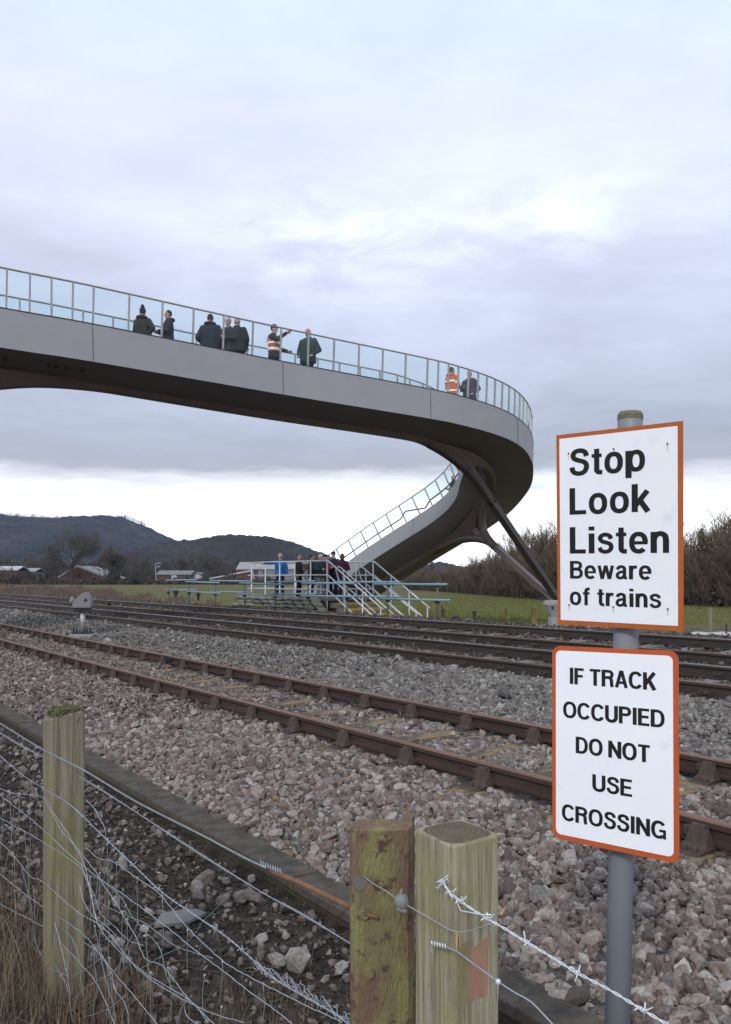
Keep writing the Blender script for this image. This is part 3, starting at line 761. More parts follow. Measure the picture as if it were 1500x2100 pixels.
# little drain holes and fixings under the deck
for x in (18, 112, 127, 147, 181):
    s = arc_for_px(OB, x, 0, TIP)
    if s is None: continue
    p = at_arc((OB*.55+K1o*.45), s)
    mb = MB(); mb.tube([p+Vector((0, 0, .02)), p+Vector((0, 0, -.05))], .05, 8); mb.build('drain_spout', M['black'], bridge)

# struts rising from the concrete foot to the spine beam
FOOT = Vector((7.17, 31.2, .79))
M['strut_shade'] = mat('shaded_strut_steel', (.062, .052, .048), (.05, .043, .04), 1.5, rough=.4, metal=.1)  # near strut is the same steel; its underside shade is painted into this colour
def strut(parent, foot, head_pts, w0, w1, name='strut', up=(0, 0, 1), m='spine'):
    """tapering box leg that swells and splits along the beam where it meets it"""
    mb = MB()
    p0, p1 = Vector(foot), Vector(head_pts[0])
    d = (p1-p0).normalized(); p1 = p1+d*.45
    side = d.cross(Vector(up)).normalized(); nrm = side.cross(d).normalized()
    rings = []
    for f in np.linspace(0, 1, 14):
        c = p0.lerp(p1, float(f)); ww = w0+(w1-w0)*f*f; hh = .16+.08*f
        if f > .7: ww += .12*((f-.7)/.3)**2.2
        rings.append([c-side*ww/2-nrm*hh/2, c+side*ww/2-nrm*hh/2, c+side*ww/2*.82+nrm*hh/2, c-side*ww/2*.82+nrm*hh/2])
    mb.loft(rings)
    return mb.build(name, M[m], parent)
def haunch(name, p, sA, depth, L, wid, m=None):
    """swelling of the spine beam over a strut head: deep at s = sA, fading out L metres either way"""
    mb = MB(); rings = []
    for s in np.linspace(sA-L, sA+L, 25):
        f = abs(s-sA)/L; dd = depth*(1-f)**2.3; ww = wid*(1-f)**1.5
        a_ = at_arc(bl(KO-.18-ww, -KD+.06), s); b_ = at_arc(bl(KO+.28+ww, -KD+.09), s)
        c_ = at_arc(bl(KO+.14+ww*.25, -KD-.068-dd), s); e_ = at_arc(bl(KO-.11-ww*.15, -KD-.054-dd), s)
        rings.append([a_, e_, c_, b_])
    mb.loft(rings); return mb.build(name, m or M['spine'], bridge)
KL = bl(KO, -KD)
sN = arc_for_px(KL, 950, 0, int(np.argmax(KL[:, 0]/KL[:, 1])))
sF = arc_for_px(KL, 968, int(np.argmax(KL[:, 0]/KL[:, 1])), len(KL)-1)
haunch('strut_haunch', None, sN, .42, 3.4, .22)
haunch('strut_haunch', None, sF, .52, 3.0, .25)
strut(bridge, FOOT, [at_arc(bl(KO+.03, -KD-.10), sN)], .34, .33, m='strut_shade')
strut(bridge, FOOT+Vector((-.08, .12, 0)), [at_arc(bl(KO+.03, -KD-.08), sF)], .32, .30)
# the next pair of struts stands out of the picture to the left
sL = arc_for_px(KL, -140, 0, TIP)
if sL:
    haunch('strut_haunch', None, sL, .75, 4.6, .2)
    pk = at_arc(bl(KO, -KD-.4), sL)
    strut(bridge, (pk.x-3.2, pk.y+2.0, -.3), [pk], .38, .42)
def branch(head, foot_, sA, reach, w, m):
    for sg in (-1, 1):
        p0 = Vector(head).lerp(Vector(foot_), .30); p1 = Vector(head).lerp(Vector(foot_), .02); p2 = at_arc(bl(KO+.03, -KD-.02), sA+sg*reach)
        side = (Vector(head)-Vector(foot_)).cross(p2-p1).cross(Vector((0, 0, 1))).normalized()
        rings = []; prev = None
        for f in np.linspace(0, 1, 15):
            c = p0*(1-f)**2+p1*2*f*(1-f)+p2*f*f; t_ = ((p1-p0)*2*(1-f)+(p2-p1)*2*f).normalized()
            if prev is None: a_ = t_.cross(Vector((0, 1, .2))).normalized()
            else: a_ = (prev-t_*prev.dot(t_)).normalized()
            prev = a_; b_ = t_.cross(a_); ww = w*(.5+.06*f); hh = w*(.46-.14*f)
            rings.append([c-a_*hh-b_*ww, c+a_*hh-b_*ww, c+a_*hh+b_*ww, c-a_*hh+b_*ww])
        mb = MB(); mb.loft(rings); mb.build('strut_branch', m, bridge, True)
branch(at_arc(bl(KO+.03, -KD-.10), sN), FOOT, sN, 2.3, .30, M['strut_shade'])
branch(at_arc(bl(KO+.03, -KD-.08), sF), FOOT, sF, 2.2, .30, M['spine'])
foot = thing('bridge_footing', 'grey concrete foot with flared head under the bridge struts, half behind the upper sign', 'bridge foundation', (FOOT.x, FOOT.y, -.35), math.radians(-12))
mb = MB()
def sq(hw, z, c=.12): return [(-hw, -hw+c, z), (-hw+c, -hw, z), (hw-c, -hw, z), (hw, -hw+c, z), (hw, hw-c, z), (hw-c, hw, z), (-hw+c, hw, z), (-hw, hw-c, z)]
mb.loft([sq(.39, 0), sq(.37, .55), sq(.52, .92), sq(.56, 1.00), sq(.55, 1.10), sq(.43, 1.16)]); mb.build('pedestal', M['pale_concrete'], foot)
mb = MB(); mb.box((-.22, -.54, .90), (.08, .06, .08)); mb.build('fixing', M['black'], foot)
bk = thing('concrete_block', 'low pale concrete block lying beside the bridge foot', 'block', ((1198-750)/F*29, 29.0, -.32), .3)
mb = MB(); mb.box((0, 0, .2), (1.5, .7, .42)); bevel(mb.build('slab', M['pale_concrete'], bk), .04)
mb = MB(); mb.box((-.5, -.1, .48), (.3, .3, .14)); bevel(mb.build('cap', M['white_wall'], bk), .02)

# ------------------------------------------------------------------ boarding platform, stairs, sandbags, scaffold barrier
PA, PB = Vector((-4.88, 35.5, 0)), Vector((-1.42, 31.5, 0))
PE = (PB-PA).normalized(); PN = Vector((-PE.y, PE.x, 0)); PL = (PB-PA).length; PWID = 2.3
def pf(a, b, z): return PA + PE*a + PN*b + Vector((0, 0, z))
PZ0 = .90
plat = thing('access_platform', 'raised temporary platform with tubular aluminium railings and yellow-edged steps, people standing on it', 'access platform', (0, 0, 0))
mb = MB(); mb.add([pf(-.1, -.05, PZ0), pf(PL+.05, -.05, PZ0), pf(PL+.05, PWID+.1, PZ0), pf(-.1, PWID+.1, PZ0), pf(-.1, -.05, PZ0-.12), pf(PL+.05, -.05, PZ0-.12), pf(PL+.05, PWID+.1, PZ0-.12), pf(-.1, PWID+.1, PZ0-.12)],
    [(0, 1, 2, 3), (7, 6, 5, 4), (0, 4, 5, 1), (1, 5, 6, 2), (2, 6, 7, 3), (3, 7, 4, 0)]); mb.build('platform_deck', M['step'], plat)
def tube_part(name, pts, r, m, parent, n=10):
    mb = MB(); mb.tube(pts, r, n); return mb.build(name, m, parent, True)
for b in (0.0, PWID):
    for k in range(6):
        a_ = .12 + k*(PL-.15)/5
        tube_part('railing_post', [pf(a_, b, -.7), pf(a_, b, 2.30)], .028, M['alu'], plat)
    for z in (2.28, 1.74, 1.19):
        tube_part('rail_tube', [pf(-.15, b, z), pf(PL+.02, b, z)], .028, M['alu'], plat)
for z in (2.28, 1.74, 1.19): tube_part('rail_tube', [pf(0, -.05, z), pf(0, PWID+.05, z)], .028, M['alu'], plat)
RUN, DROP = 3.02, 1.72
nst = 8
for k in range(nst):
    a0 = PL + k*RUN/nst; z = PZ0 - (k+1)*DROP/nst*.93
    mb = MB(); mb.add([pf(a0, .12, z), pf(a0+RUN/nst+.03, .12, z), pf(a0+RUN/nst+.03, PWID-.12, z), pf(a0, PWID-.12, z), pf(a0, .12, z-.19), pf(a0+RUN/nst+.03, .12, z-.19), pf(a0+RUN/nst+.03, PWID-.12, z-.19), pf(a0, PWID-.12, z-.19)],
        [(0, 1, 2, 3), (7, 6, 5, 4), (0, 4, 5, 1), (1, 5, 6, 2), (2, 6, 7, 3), (3, 7, 4, 0)])
    tread = mb.build('tread', M['step'], plat)
    mb = MB(); e0 = a0+RUN/nst+.033
    mb.add([pf(e0-.10, .13, z+.004), pf(e0, .13, z+.004), pf(e0, PWID-.13, z+.004), pf(e0-.10, PWID-.13, z+.004), pf(e0+.004, .13, z-.085), pf(e0+.004, PWID-.13, z-.085)], [(0, 1, 2, 3), (1, 4, 5, 2)])
    mb.build('nosing', M['yellow'], tread, fix=False)
def stair_pt(f, b, z): return pf(PL+.02+RUN*f, b, z-DROP*f)
for b in (0.0, PWID):
    for z in (2.28, 1.74, 1.17): tube_part('stair_rail', [stair_pt(0, b, z), stair_pt(1.02, b, z)], .030, M['alu'], plat)
    for f in (.33, .66, .98): tube_part('railing_post', [stair_pt(f, b, .30), stair_pt(f, b, 2.30)], .026, M['alu'], plat)
for b in (.62, PWID-.55):
    for z in (2.02, 1.50): tube_part('stair_rail', [stair_pt(.0, b, z), stair_pt(1.0, b, z)], .026, M['alu'], plat)
    for f in (.05, .97): tube_part('railing_post', [stair_pt(f, b, .30), stair_pt(f, b, 2.03)], .024, M['alu'], plat)
    tube_part('rail_return', [stair_pt(0, b, 2.02), stair_pt(-.05, b, 1.98), stair_pt(-.10, b, 1.80), stair_pt(-.05, b, 1.52), stair_pt(0, b, 1.50)], .026, M['alu'], plat)

def sandbag_mesh(seed):
    r = random.Random(seed); mb = MB(); rings = []
    n = 14
    for i in range(9):
        f = i/8; x = (f-.5)*.62
        pinch = max(.10, 1-abs(2*f-1)**3.2)
        rings.append([(x+r.uniform(-.01, .01), .165*pinch**.6*math.copysign(abs(math.cos(2*math.pi*k/n))**.8, math.cos(2*math.pi*k/n))*(1+r.uniform(-.06, .06)),
                       .078*pinch**.5*math.copysign(abs(math.sin(2*math.pi*k/n))**.75, math.sin(2*math.pi*k/n))*(1+r.uniform(-.10, .10)) - .02*math.sin(f*9+seed)) for k in range(n)])
    mb.loft(rings)
    me = mb.mesh('sandbag'); me.materials.append(M['sand'])
    for p in me.polygons: p.use_smooth = True
    return me
bags = [sandbag_mesh(i) for i in range(5)]
rowname = ['bottom', 'second', 'third', 'fourth', 'fifth', 'sixth', 'top']
nb_ = 0
for r_ in range(9):
    z = -.40 + r_*.152
    a_ = -.75 + (.28 if r_ % 2 else 0) + .10*max(0, r_-6)
    end = PL + .95 - .16*r_ if r_ > 2 else PL+.75
    while a_ < end:
        p = pf(a_+.28, -.36+.03*r_*.5+random.uniform(-.03, .03), z+random.uniform(-.012, .012))
        o = link('sandbag', random.choice(bags), None); o.location = p
        droop = .35 if a_ > end-.6 else random.uniform(-.05, .05)
        o.rotation_euler = (random.uniform(-.08, .08), droop, math.atan2(PE.y, PE.x)+random.uniform(-.07, .07))
        o.scale = (random.uniform(.95, 1.1), 1, random.uniform(.95, 1.15))
        tag(o, 'grey green filled sandbag laid in the stacked wall in front of the raised platform', 'sandbag', 'sandbags stacked in front of the platform')
        a_ += .565; nb_ += 1
# a few bags slump beside the steps
for k in range(5):
    o = link('sandbag', bags[k], None); o.location = pf(PL+1.15+.30*k, PWID+.30, .05-.20*k); o.rotation_euler = (.1, .5, math.atan2(PE.y, PE.x)+.1*k)
    tag(o, 'dark filled sandbag slumped down the far side of the yellow-edged steps', 'sandbag', 'sandbags beside the steps')

SB = 15.4
def on_s(x, y, s=SB):
    u = (x-750)/F; Yq = s/(COS*u+SIN); return Vector((u*Yq, Yq, CAMZ-(y-1187)/F*Yq))
barr = thing('scaffold_barrier', 'long scaffold tube barrier with pale blue rails between the railway and the platform', 'barrier', (0, 0, 0))
for x in (346, 388, 442, 502, 565, 632, 712, 795, 897):
    p = on_s(x, 1200); gz = .34
    tube_part('barrier_post', [(p.x, p.y, gz-.2), (p.x+.01, p.y, 1.52)], .030, M['scaff'], barr)
    for zz in (1.43, .95): 
        mb = MB(); mb.box((p.x, p.y, zz), (.10, .12, .09), ROTZ); mb.build('coupler', M['black'], barr)
for k, (x0, y0, x1, y1) in enumerate([(341, 1190, 404, 1189), (381, 1193, 450, 1195), (431, 1191, 518, 1192), (492, 1195.5, 583, 1199), (548, 1194, 646, 1191.5), (619, 1196, 727, 1196), (693, 1193.5, 821, 1193.7), (769, 1198, 917, 1198.5),
                               (339, 1210, 403, 1210), (383, 1213, 454, 1217), (431, 1213, 516, 1215), (488, 1218, 582, 1223), (547, 1218, 646, 1218), (618, 1222, 729, 1223), (692, 1222, 822, 1224), (779, 1228, 923, 1231)]):
    dx = SB-.055 if k % 2 else SB+.055
    a_, b_ = on_s(x0, y0, dx), on_s(x1, y1, dx)
    tube_part('rail_tube', [a_, b_], .034, M['blue_tube'], barr)

# ------------------------------------------------------------------ people
M['skin'] = mat('skin', (.42, .25, .19), (.38, .22, .165), 20, rough=.6)
M['grey_hair'] = mat('grey_hair', (.30, .29, .28), (.22, .21, .20), 40, rough=.8)
M['dark_hair'] = mat('dark_hair', (.025, .02, .017), rough=.7)
M['brown_hair'] = mat('brown_hair', (.14, .075, .042), (.10, .055, .032), 30, rough=.7)
def cloth(name, c): M[name] = mat(name, c, tuple(v*.72 for v in c), 5, rough=.95, bump=.25, bscale=14)
cloth('dark_parka', (.036, .032, .028)); cloth('charcoal_jacket', (.035, .035, .038)); cloth('navy_coat', (.026, .031, .042)); cloth('black_coat', (.022, .023, .027))
cloth('bottle_green', (.030, .058, .050)); cloth('hi_vis_orange', (.62, .115, .022)); cloth('orange_coat', (.72, .13, .03)); cloth('blue_cagoule', (.025, .12, .36)); cloth('plum_coat', (.085, .022, .055))
cloth('dark_trousers', (.020, .021, .025)); cloth('pale_trousers', (.28, .27, .27)); cloth('white_wool', (.55, .55, .55)); cloth('navy_wool', (.02, .025, .055)); cloth('red_coat', (.26, .025, .05)); cloth('jeans', (.03, .045, .09)); cloth('fur', (.05, .042, .034)); cloth('teal_coat', (.03, .055, .065))
M['reflective'] = mat('reflective_tape', (.90, .91, .92), rough=.3, spec=.6)

def finish(o, vox, smooth=2):
    m = o.modifiers.new('remesh', 'REMESH'); m.mode = 'VOXEL'; m.voxel_size = vox; m.use_smooth_shade = True
    if smooth:
        s = o.modifiers.new('smooth', 'SMOOTH'); s.iterations = smooth; s.factor = .5
    return o

def ring(cx, cy, z, rx, ry, n=16):
    return [(cx+rx*math.cos(2*math.pi*k/n), cy+ry*math.sin(2*math.pi*k/n), z) for k in range(n)]

ARMS = {'down': ((.265, .03, 1.13), (.27, -.05, .86)), 'pocket': ((.33, .07, 1.12), (.22, -.13, .96)), 'front': ((.27, -.04, 1.13), (.07, -.27, 1.14)),
        'raised': ((.25, -.20, 1.27), (.12, -.43, 1.46)), 'rail': ((.43, -.02, 1.36), (.68, -.05, 1.34)), 'hold': ((.28, -.04, 1.13), (.16, -.34, 1.02)), 'hips': ((.37, .08, 1.15), (.20, .02, .98))}
def person(label, loc, rz, H=1.75, jacket='navy_coat', trousers='dark_trousers', hair='dark_hair', hat=None, bobble=False, hood=None, arms=('down', 'down'), bulk=1.0, hem=.80,
           vest=False, coat_bands=False, turn=0.0, legs=0.0, group=None, fine=True):
    k = H/1.75
    def P(x, y, z): return (x*k, y*k, z*k)
    body = MB()
    hr = Matrix.Rotation(turn, 3, 'Z')
    def Hd(x, y, z):
        v = hr @ Vector((x, y, 0)); return (v.x*k, v.y*k, z*k)
    body.ell(Hd(0, .004, 1.645), (.076*k, .094*k, .112*k), 16, 10, rot=hr)
    body.ell(Hd(0, -.022, 1.575), (.056*k, .066*k, .058*k), 12, 8, rot=hr)
    body.capsule(Hd(0, -.086, 1.648), Hd(0, -.112, 1.606), .011*k, .015*k, 8)
    body.capsule(Hd(-.026, -.079, 1.563), Hd(.026, -.079, 1.563), .011*k, .011*k, 8)
    body.capsule(Hd(-.05, -.071, 1.672), Hd(.05, -.071, 1.672), .014*k, .014*k, 8)
    for sx in (-1, 1): body.ell(Hd(sx*.078, .012, 1.63), (.013*k, .022*k, .033*k), 8, 6, rot=hr)
    body.capsule(P(0, .015, 1.42), Hd(0, .008, 1.57), .060*k, .056*k, 12)
    body.loft([ring(0, 0, z*k, rx*k, ry*k) for z, rx, ry in ((.86, .14, .10), (.93, .16, .11), (1.08, .14, .10), (1.25, .165, .11), (1.38, .18, .10), (1.45, .10, .07))])
    pose = []
    for sx, a in zip((-1, 1), arms):
        e, h = ARMS[a]
        sh = P(sx*.185, .01, 1.395); el = P(sx*e[0], e[1], e[2]); ha = P(sx*h[0], h[1], h[2])
        pose.append((sh, el, ha))
        body.capsule(sh, el, .048*k, .040*k); body.capsule(el, ha, .039*k, .027*k)
        d = (Vector(ha)-Vector(el)).normalized(); c = Vector(ha)
        side = d.cross(Vector((0, -1, 0.2))).normalized(); nrm = side.cross(d)
        body.capsule(c+d*.01*k, c+d*.055*k, .026*k, .034*k)
        for j, (o_, ln_) in enumerate(((-.032, .072), (-.011, .084), (.011, .078), (.032, .060))):
            b0 = c+d*.075*k+side*o_*k; b1 = b0+d*ln_*.55*k+nrm*.012*k; b2 = b1+d*ln_*.35*k+nrm*.028*k
            body.capsule(b0-d*.02*k, b1, .0105*k, .0095*k, 8); body.capsule(b1, b2, .0095*k, .008*k, 8)
        t0 = c+d*.02*k-side*.026*k*sx; t1 = t0+d*.035*k-side*.030*k*sx+nrm*.015*k
        body.capsule(t0, t1, .013*k, .011*k, 8); body.capsule(t1, t1+d*.03*k, .011*k, .009*k, 8)
    stance = .095
    for sx in (-1, 1):
        hp = P(sx*.085, 0, .92); kn = P(sx*(stance), -.02+legs*sx*.10, .50); an = P(sx*(stance+.01), .02+legs*sx*.16, .09)
        body.capsule(hp, kn, .075*k, .055*k); body.capsule(kn, an, .052*k, .036*k)
        body.capsule(P(sx*(stance+.01), .02+legs*sx*.16, .045), P(sx*(stance+.03), -.15+legs*sx*.16, .032), .040*k, .030*k)
    o = finish(body.build('person', M['skin']), .0105*k, 1)
    o.location = loc; o.rotation_euler = (0, 0, rz)
    tag(o, label, 'person', group)
    # coat
    j = MB(); B_ = bulk
    hw = .185*B_
    j.loft([ring(0, .005, z*k, rx*B_*k, ry*B_*k) for z, rx, ry in ((hem, .205, .165), (hem+.06, .208, .165), (.98, .195, .155), (1.12, .190, .150), (1.26, .208, .152), (1.36, .215, .140), (1.43, .165, .115), (1.475, .095, .090))])
    for (sh, el, ha) in pose:
        sh2 = (sh[0]*(1+.06*(B_-1)*5), sh[1], sh[2]-.01*k); w = tuple(Vector(el).lerp(Vector(ha), .95))
        j.capsule(sh2, el, .080*k*B_**.5, .066*k*B_**.5); j.capsule(el, w, .066*k*B_**.5, .050*k)
    j.capsule(P(-.045, .03, 1.475), P(.045, .03, 1.475), .062*k)
    jk = finish(j.build('jacket', M[jacket], o), .018*k, 3)
    tr_ = MB()
    tr_.loft([ring(0, .005, z*k, rx*B_**.6*k, ry*B_**.6*k) for z, rx, ry in ((.80, .165, .125), (.88, .178, .135), (.98, .170, .130), (1.03, .12, .10))])
    for sx in (-1, 1):
        hp = P(sx*.09, 0, .86); kn = P(sx*stance, -.02+legs*sx*.10, .50); an = P(sx*(stance+.01), .02+legs*sx*.16, .085)
        tr_.capsule(hp, kn, .097*k, .076*k); tr_.capsule(kn, an, .076*k, .062*k)
    finish(tr_.build('trousers', M[trousers], o), .018*k, 2)
    for sx in (-1, 1):
        s_ = MB(); s_.capsule(P(sx*(stance+.01), .03+legs*sx*.16, .052), P(sx*(stance+.03), -.16+legs*sx*.16, .040), .052*k, .040*k)
        s_.build('shoe', M['black'], o, True)
        s_ = MB(); s_.ell(Hd(sx*.031, -.083, 1.648), (.011*k, .008*k, .009*k), 8, 6); s_.build('eye', M['black'], o, True)
    if hair == 'bald':
        h_ = MB(); h_.ell(Hd(0, .028, 1.605), (.079*k, .078*k, .040*k), 14, 8, rot=hr); h_.build('hair', M['grey_hair'], o, True)
    elif hair:
        h_ = MB(); h_.ell(Hd(0, .022, 1.668), (.084*k, .094*k, .102*k), 16, 10, rot=hr)
        if hair == 'brown_hair': h_.ell(Hd(0, .035, 1.60), (.10*k, .085*k, .12*k), 14, 9, rot=hr)
        finish(h_.build('hair', M[hair], o), .012*k, 1)
    if hat:
        h_ = MB(); h_.ell(Hd(0, .008, 1.700), (.090*k, .104*k, .082*k), 16, 10, rot=hr)
        h_.loft([[Hd(.092*math.cos(a_), .008+.106*math.sin(a_), z) for a_ in np.linspace(0, 2*math.pi, 17)[:-1]] for z in (1.655, 1.66, 1.70, 1.705)])
        if bobble: h_.ell(Hd(0, .03, 1.815), (.050*k, .050*k, .055*k), 10, 7); h_.ell(Hd(0, .012, 1.745), (.07*k, .08*k, .075*k), 12, 7)
        finish(h_.build('hat', M[hat], o), .013*k, 1)
    if hood:
        h_ = MB()
        for a_ in np.linspace(-2.5, 2.5, 13):
            h_.ell(P(.125*math.sin(a_), .045+.10*math.cos(a_), 1.475+.018*math.cos(a_)), (.052*k, .052*k, .050*k), 8, 6)
        finish(h_.build('hood', M[hood], o), .016*k, 1)
    if vest:
        v_ = MB(); prof = ((.98, .206, .166), (1.12, .202, .161), (1.26, .219, .163), (1.36, .224, .152), (1.43, .172, .126))
        v_.loft([ring(0, .005, z*k, rx*k, ry*k, 24) for z, rx, ry in prof], cap=False)
        v_.build('hi_vis_vest', M['hi_vis_orange'], o, True)
        for z in (1.015, 1.19):
            b_ = MB(); b_.loft([ring(0, .005, (z+dz)*k, (.2145+.02*max(0, z-1.1))*k, (.172+.01*max(0, z-1.1))*k, 24) for dz in (0, .065)], cap=False); b_.build('reflective_band', M['reflective'], o, True)
        for sx in (-1, 1):
            b_ = MB()
            b_.loft([[(( sx*.10+w)*k, y*k, z*k) for w in (-.028, .028)] for y, z in ((-.165, 1.24), (-.160, 1.36), (-.11, 1.46), (0, 1.485), (.11, 1.46), (.168, 1.36), (.178, 1.24))], cap=False, closed=False)
            b_.build('reflective_band', M['reflective'], o, True, fix=False)
    if coat_bands:
        for z, g in ((.93, .020), (1.24, .018)):
            b_ = MB(); b_.loft([ring(0, .005, (z+dz)*k, (.196*B_+g)*k, (.157*B_+g)*k, 24) for dz in (0, .06)], cap=False); b_.build('reflective_band', M['reflective'], o, True)
        for (sh, el, ha) in pose:
            c0 = Vector(sh).lerp(Vector(el), .55); c1 = Vector(sh).lerp(Vector(el), .75)
            b_ = MB(); b_.tube([c0, c1], .084*k*B_**.5, 14, cap=False); b_.build('reflective_band', M['reflective'], o, True)
    return o

def on_deck(px, off):
    ln = bl(off*.72, -.49); s = arc_for_px(ln, px, 0, TIP+8)
    return at_arc(ln, s)
GB = 'people on the footbridge'
D = math.radians
person('person in a dark fur-hooded parka and bobble hat, back turned, leftmost on the footbridge', on_deck(293, 2.25), D(165), 1.66, 'dark_parka', hat='black_coat', bobble=True, hood='fur', arms=('hips', 'front'), bulk=1.15, hem=.72, turn=.35, group=GB)
person('person with short dark hair and hooded charcoal jacket, facing left beside the bobble hat', on_deck(345, 2.1), D(-70), 1.72, 'charcoal_jacket', hair='dark_hair', hood='charcoal_jacket', arms=('front', 'front'), bulk=1.02, turn=.1, group=GB)
person('broad person in a navy coat, back turned, standing left of the grey-haired face', on_deck(432, 1.85), D(176), 1.80, 'navy_coat', hair='dark_hair', hood='navy_coat', arms=('pocket', 'pocket'), bulk=1.32, group=GB)
person('grey-haired person facing out between two broad dark backs', on_deck(468, 1.6), D(-20), 1.76, 'charcoal_jacket', hair='grey_hair', arms=('down', 'front'), group=GB)
person('bald person in a black coat, back turned, right of the grey-haired face', on_deck(487, 1.5), D(160), 1.80, 'black_coat', hair='bald', arms=('pocket', 'pocket'), bulk=1.30, group=GB)
person('person in an orange reflective vest and dark helmet-like hat, raising one hand', on_deck(563, 1.3), D(72), 1.76, 'charcoal_jacket', hat='black_coat', hair='dark_hair', arms=('raised', 'hold'), bulk=1.02, vest=True, group=GB)
person('balding person in a loose bottle green coat looking left along the footbridge', on_deck(632, .95), D(-25), 1.78, 'bottle_green', hair='bald', arms=('pocket', 'pocket'), bulk=1.20, turn=-.3, hem=.76, group=GB)
person('person in an orange reflective coat, turned away, near the bend of the footbridge', on_deck(927, 1.6), D(125), 1.78, 'orange_coat', hair='dark_hair', arms=('front', 'front'), bulk=1.22, hem=.74, hood='orange_coat', coat_bands=True, group=GB)
person('person in a dark coat with fur collar facing the orange coat near the bend', on_deck(963, 1.1), D(-35), 1.70, 'navy_coat', hair='grey_hair', hood='fur', arms=('front', 'pocket'), bulk=1.2, hem=.68, group=GB)
ln_ = bl(W-1.15, -.42); s_ = arc_for_px(ln_, 930, TIP, len(BC)-1)
person('grey dressed person coming down the stair flight behind the glass', at_arc(ln_, s_)+Vector((0, 0, -.15)), D(-60), 1.7, 'charcoal_jacket', hair='grey_hair', arms=('down', 'front'), group=GB)
GP = 'people on the access platform'
def on_plat(px, b):
    # where the bearing of a photo column crosses the platform line b metres behind its front rail
    u = (px-750)/F; o = PA+PN*b
    t = (o.x-u*o.y)/(u*PE.y-PE.x); p = o+PE*t
    return (p.x, p.y, PZ0)
person('person in a bright blue cagoule leaning one arm on the platform rail', on_plat(575, .45), D(-6), 1.74, 'blue_cagoule', hair='grey_hair', arms=('rail', 'down'), bulk=1.12, hem=.84, group=GP)
person('person in dark clothes seen side-on, second from left on the platform', on_plat(613, .5), D(70), 1.70, 'charcoal_jacket', hair='dark_hair', arms=('down', 'pocket'), group=GP)
person('person in a black jacket standing left of the white woolly hat', on_plat(640, .9), D(100), 1.66, 'black_coat', hair='dark_hair', arms=('front', 'front'), bulk=1.1, group=GP)
person('person in a white woolly hat, teal coat and pale trousers', on_plat(658, .7), D(30), 1.64, 'teal_coat', 'pale_trousers', hair='grey_hair', hat='white_wool', arms=('front', 'hold'), bulk=1.1, group=GP)
person('person in a red coat and navy woolly hat behind the white hat', on_plat(667, 1.5), D(-40), 1.68, 'red_coat', hair='dark_hair', hat='navy_wool', arms=('front', 'front'), group=GP)
person('person in black with dark hair behind the stair top, facing the camera', on_plat(684, 1.9), D(-15), 1.80, 'black_coat', hair='dark_hair', hat='black_coat', arms=('down', 'front'), bulk=1.05, group=GP)
person('person with brown hair in a plum coat and jeans, back turned at the stair top', on_plat(703, 1.3), D(150), 1.68, 'plum_coat', 'jeans', hair='brown_hair', arms=('front', 'down'), bulk=1.05, hem=.76, group=GP)
def on_ground(px, py, z=-1.1):
    Yq = (CAMZ-z)*F/(py-1187); return ((px-750)/F*Yq, Yq, z)
GF = 'people far off in the field'
p = on_ground(361, 1233, -1.05); person('small distant person in dark clothes behind the barrier, left of the other', p, D(10), 1.70, 'charcoal_jacket', hair='dark_hair', group=GF)
p = on_ground(407, 1236, -1.05); person('small distant person in a black hood bending in the field', p, D(60), 1.52, 'black_coat', hair='dark_hair', hat='black_coat', arms=('front', 'hold'), bulk=1.2, group=GF)

# ------------------------------------------------------------------ trees
class Twigs:
    """fast collector: tapering limbs as 4-sided tubes, twigs as crossed slivers"""
    def __init__(self): self.v = []; self.f = []
    def limb(self, pts, r0, r1, n=5):
        m = len(pts); b = len(self.v)
        for i, p in enumerate(pts):
            d = (pts[min(i+1, m-1)]-pts[max(i-1, 0)]).normalized()
            u = Vector((0, 0, 1)) if abs(d.z) < .9 else Vector((1, 0, 0))
            a_ = d.cross(u).normalized(); c_ = d.cross(a_); r = r0+(r1-r0)*i/(m-1)
            for k in range(n):
                an = 2*math.pi*k/n; self.v.append(tuple(p+a_*(r*math.cos(an))+c_*(r*math.sin(an))))
        for i in range(m-1):
            for k in range(n):
                self.f.append((b+i*n+k, b+i*n+(k+1) % n, b+(i+1)*n+(k+1) % n, b+(i+1)*n+k))
    def twig(self, p, q, w, R):
        b = len(self.v); d = q-p
        s = d.cross(Vector((R.uniform(-1, 1), R.uniform(-1, 1), R.uniform(-1, 1)))).normalized()*w
        m_ = p.lerp(q, .5)+s*R.uniform(-1.5, 1.5)
        self.v += [tuple(p-s), tuple(p+s), tuple(m_+s*.8), tuple(m_-s*.8), tuple(q)]
        self.f += [(b, b+1, b+2, b+3), (b+3, b+2, b+4)]
    def mesh(self, name, m):
        me = bpy.data.meshes.new(name); me.from_pydata(self.v, [], self.f); me.update(); me.materials.append(m); return me

def rdir(R, d, spread, up=0.0):
    v = Vector((R.gauss(0, 1), R.gauss(0, 1), R.gauss(0, 1))).normalized()
    return (d + v*spread + Vector((0, 0, up))).normalized()

def crooked(R, p, d, L, n, wander, up=.0):
    pts = [p]; 
    for i in range(n):
        d = rdir(R, d, wander, up); pts.append(pts[-1]+d*(L/n))
    return pts, d

